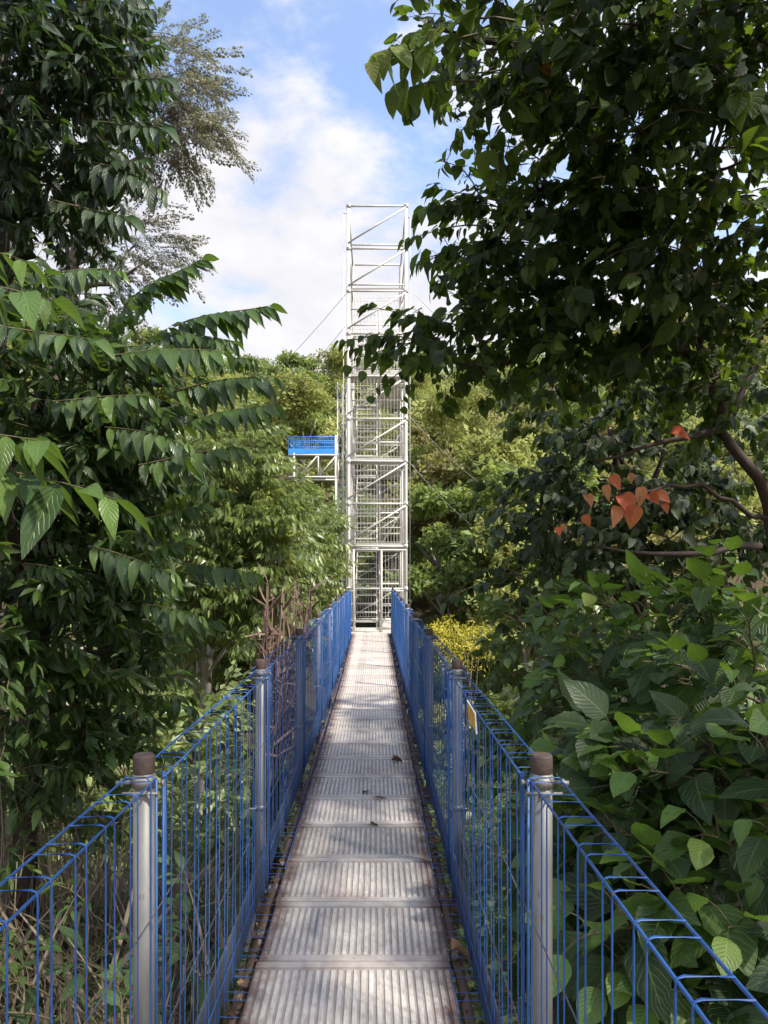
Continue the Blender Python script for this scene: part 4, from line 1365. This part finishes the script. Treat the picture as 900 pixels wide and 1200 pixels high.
kinds = ['grey-green rounded', 'yellow-green leafy', 'olive-brown rounded', 'mid-green leafy']
protos = []
for k in range(8):
    protos.append((k % 4, hill_crown(50 + k, HILL[k % 4], 2.9 + .5 * (k % 3), 7.5 + (k % 2) * 1.2, 14 + k % 3, cl_d if k % 4 in (1, 3) and k > 3 else cl_s, 15)))
g = tube(curve((0, 0, -.6), (0, 0, 5.5), 0, 7, .08), np.linspace(.20, .05, 7), 8)
for k in range(5):
    a = k * 1.3
    tube(curve((0, 0, 2 + .5 * k), (1.6 * math.cos(a), 1.6 * math.sin(a), 3.6 + .6 * k), .1, 5, .05), np.linspace(.09, .03, 5), 6, g)
trunk0 = g.obj('trunk', MT['palebark'])
placed = []
rr = random.Random(5)
used = set()
tk_used = False
for row in range(11):
    Y = 26.5 + row * 5.2
    stepx = 4.4 + row * .14
    xx = -.60 * Y
    while xx < .62 * Y:
        X = xx + rr.uniform(-1.1, 1.1)
        yy = Y + rr.uniform(-1.8, 1.8)
        xx += stepx
        px = CX + F * X / yy
        if px < -60 or px > 960:
            continue
        if px < 120 and rr.random() < .5:
            continue
        left = px < 440
        kd = rr.choices([0, 1, 2, 3], (5, 2, 1, 4) if left else (1, 4, 4, 2))[0]
        sc = rr.uniform(.78, 1.12)
        gz = float(ground(X, yy))
        opts = [p for p in protos if p[0] == kd]
        pk = rr.choice(opts)
        tall = 8.2 * sc
        rpx = 3.6 * sc * F / yy
        toppy = CY - F * (gz + tall - EYE) / yy
        # keep the view to the walkway and the mast open
        if yy < 41 and px + rpx > 338 and px - rpx < 402 and toppy < 570:
            sc *= max(0, (EYE + (CY - 572) * yy / F - gz)) / tall
            if sc < .3:
                continue
        # nothing through the tower, the mast or the walkway
        if abs(X + .2) < 3.2 * sc + 1.2 and yy - 3.2 * sc < 23.6:
            continue
        if wx0 - 2.5 < X < wx1 + 2.5 and WY - 3.5 < yy < WY + 5:
            sc = min(sc, max(.3, (wb - gz) / 8.6))
        t = empty('forest_tree', '%s tree in the forest on the slope %s of the stair tower' % (kinds[kd], 'left' if left else 'right'), 'tree', (X, yy, gz), 'forest trees on the slope')
        t.rotation_euler = (0, 0, rr.uniform(0, 6.28))
        t.scale = (sc * rr.uniform(.9, 1.1), sc * rr.uniform(.9, 1.1), sc)
        for src in (pk[1], trunk0):
            if src.name in used:
                o = src.copy()
                COL.objects.link(o)
            else:
                o = src
                used.add(src.name)
            o.parent = t
for X, yy, kd, sc, lab in ((4.9, 23.8, 1, .85, 'yellow-green leafy tree standing right behind the yellow bush'), (2.9, 27.5, 3, .9, 'mid-green leafy tree growing low beside the right foot of the stair tower'), (7.6, 22.0, 2, .9, 'olive-brown rounded tree low in the valley behind the dark small-leaved tree'),
                           (-5.2, 23.0, 3, .85, 'mid-green leafy tree low in the valley behind the sunlit bushy tree'), (5.6, 28.5, 1, 1.0, 'tallest yellow-green leafy tree low on the slope right of the stair tower'), (-8.8, 20.5, 3, .9, 'mid-green leafy tree in the valley behind the drooping-leaved tree')):
    pk = [p for p in protos if p[0] == kd][0]
    gz = float(ground(X, yy))
    t = empty('valley_tree', lab, 'tree', (X, yy, gz), 'trees at the foot of the slope')
    t.rotation_euler = (0, 0, rr.uniform(0, 6.28))
    t.scale = (sc, sc, sc)
    for src in (pk[1], trunk0):
        o = src.copy()
        COL.objects.link(o)
        o.parent = t
for k in range(34):
    side = 1 if k % 2 else -1
    yy = rr.uniform(20.5, 31)
    X = side * rr.uniform(1.8, .42 * yy) if side > 0 else -rr.uniform(2.4, .42 * yy)
    if k < 7:
        X, yy = (1.9, 21.5, 2.9, 2.3, 3.4, 1.7, 4.3)[k], (21.2, 24.6, 21.6, 23.0, 25.8, 26.5, 21.0)[k]
    kd = rr.choice([1, 2, 3, 1, 3])
    pk = [p for p in protos if p[0] == kd][1]
    if k >= 26:
        X, yy = ((1.7, 33), (3.0, 34.5), (4.5, 33.5), (2.3, 37), (3.9, 38.5), (5.6, 37), (1.9, 41), (3.5, 42.5))[k - 26]
    if abs(X) > 9:
        X = 3.1 + .1 * k
    t = empty('slope_bush', '%s bush at the foot of the slope %s of the stair tower' % (kinds[kd].replace(' rounded', ''), 'left' if X < 0 else 'right'), 'bush', (X, yy, float(ground(X, yy)) - .55), 'bushes at the foot of the slope')
    t.rotation_euler = (0, 0, rr.uniform(0, 6.28))
    q = rr.uniform(.26, .42) * (1.35 if k >= 26 else 1)
    t.scale = (q * 1.2, q * 1.2, q)
    o = pk[1].copy()
    COL.objects.link(o)
    o.parent = t
for k, o in protos:
    if o.parent is None:
        bpy.data.objects.remove(o)
print('SCENE objects', len(SC.objects), 'verts', sum(len(m.vertices) for m in bpy.data.meshes))
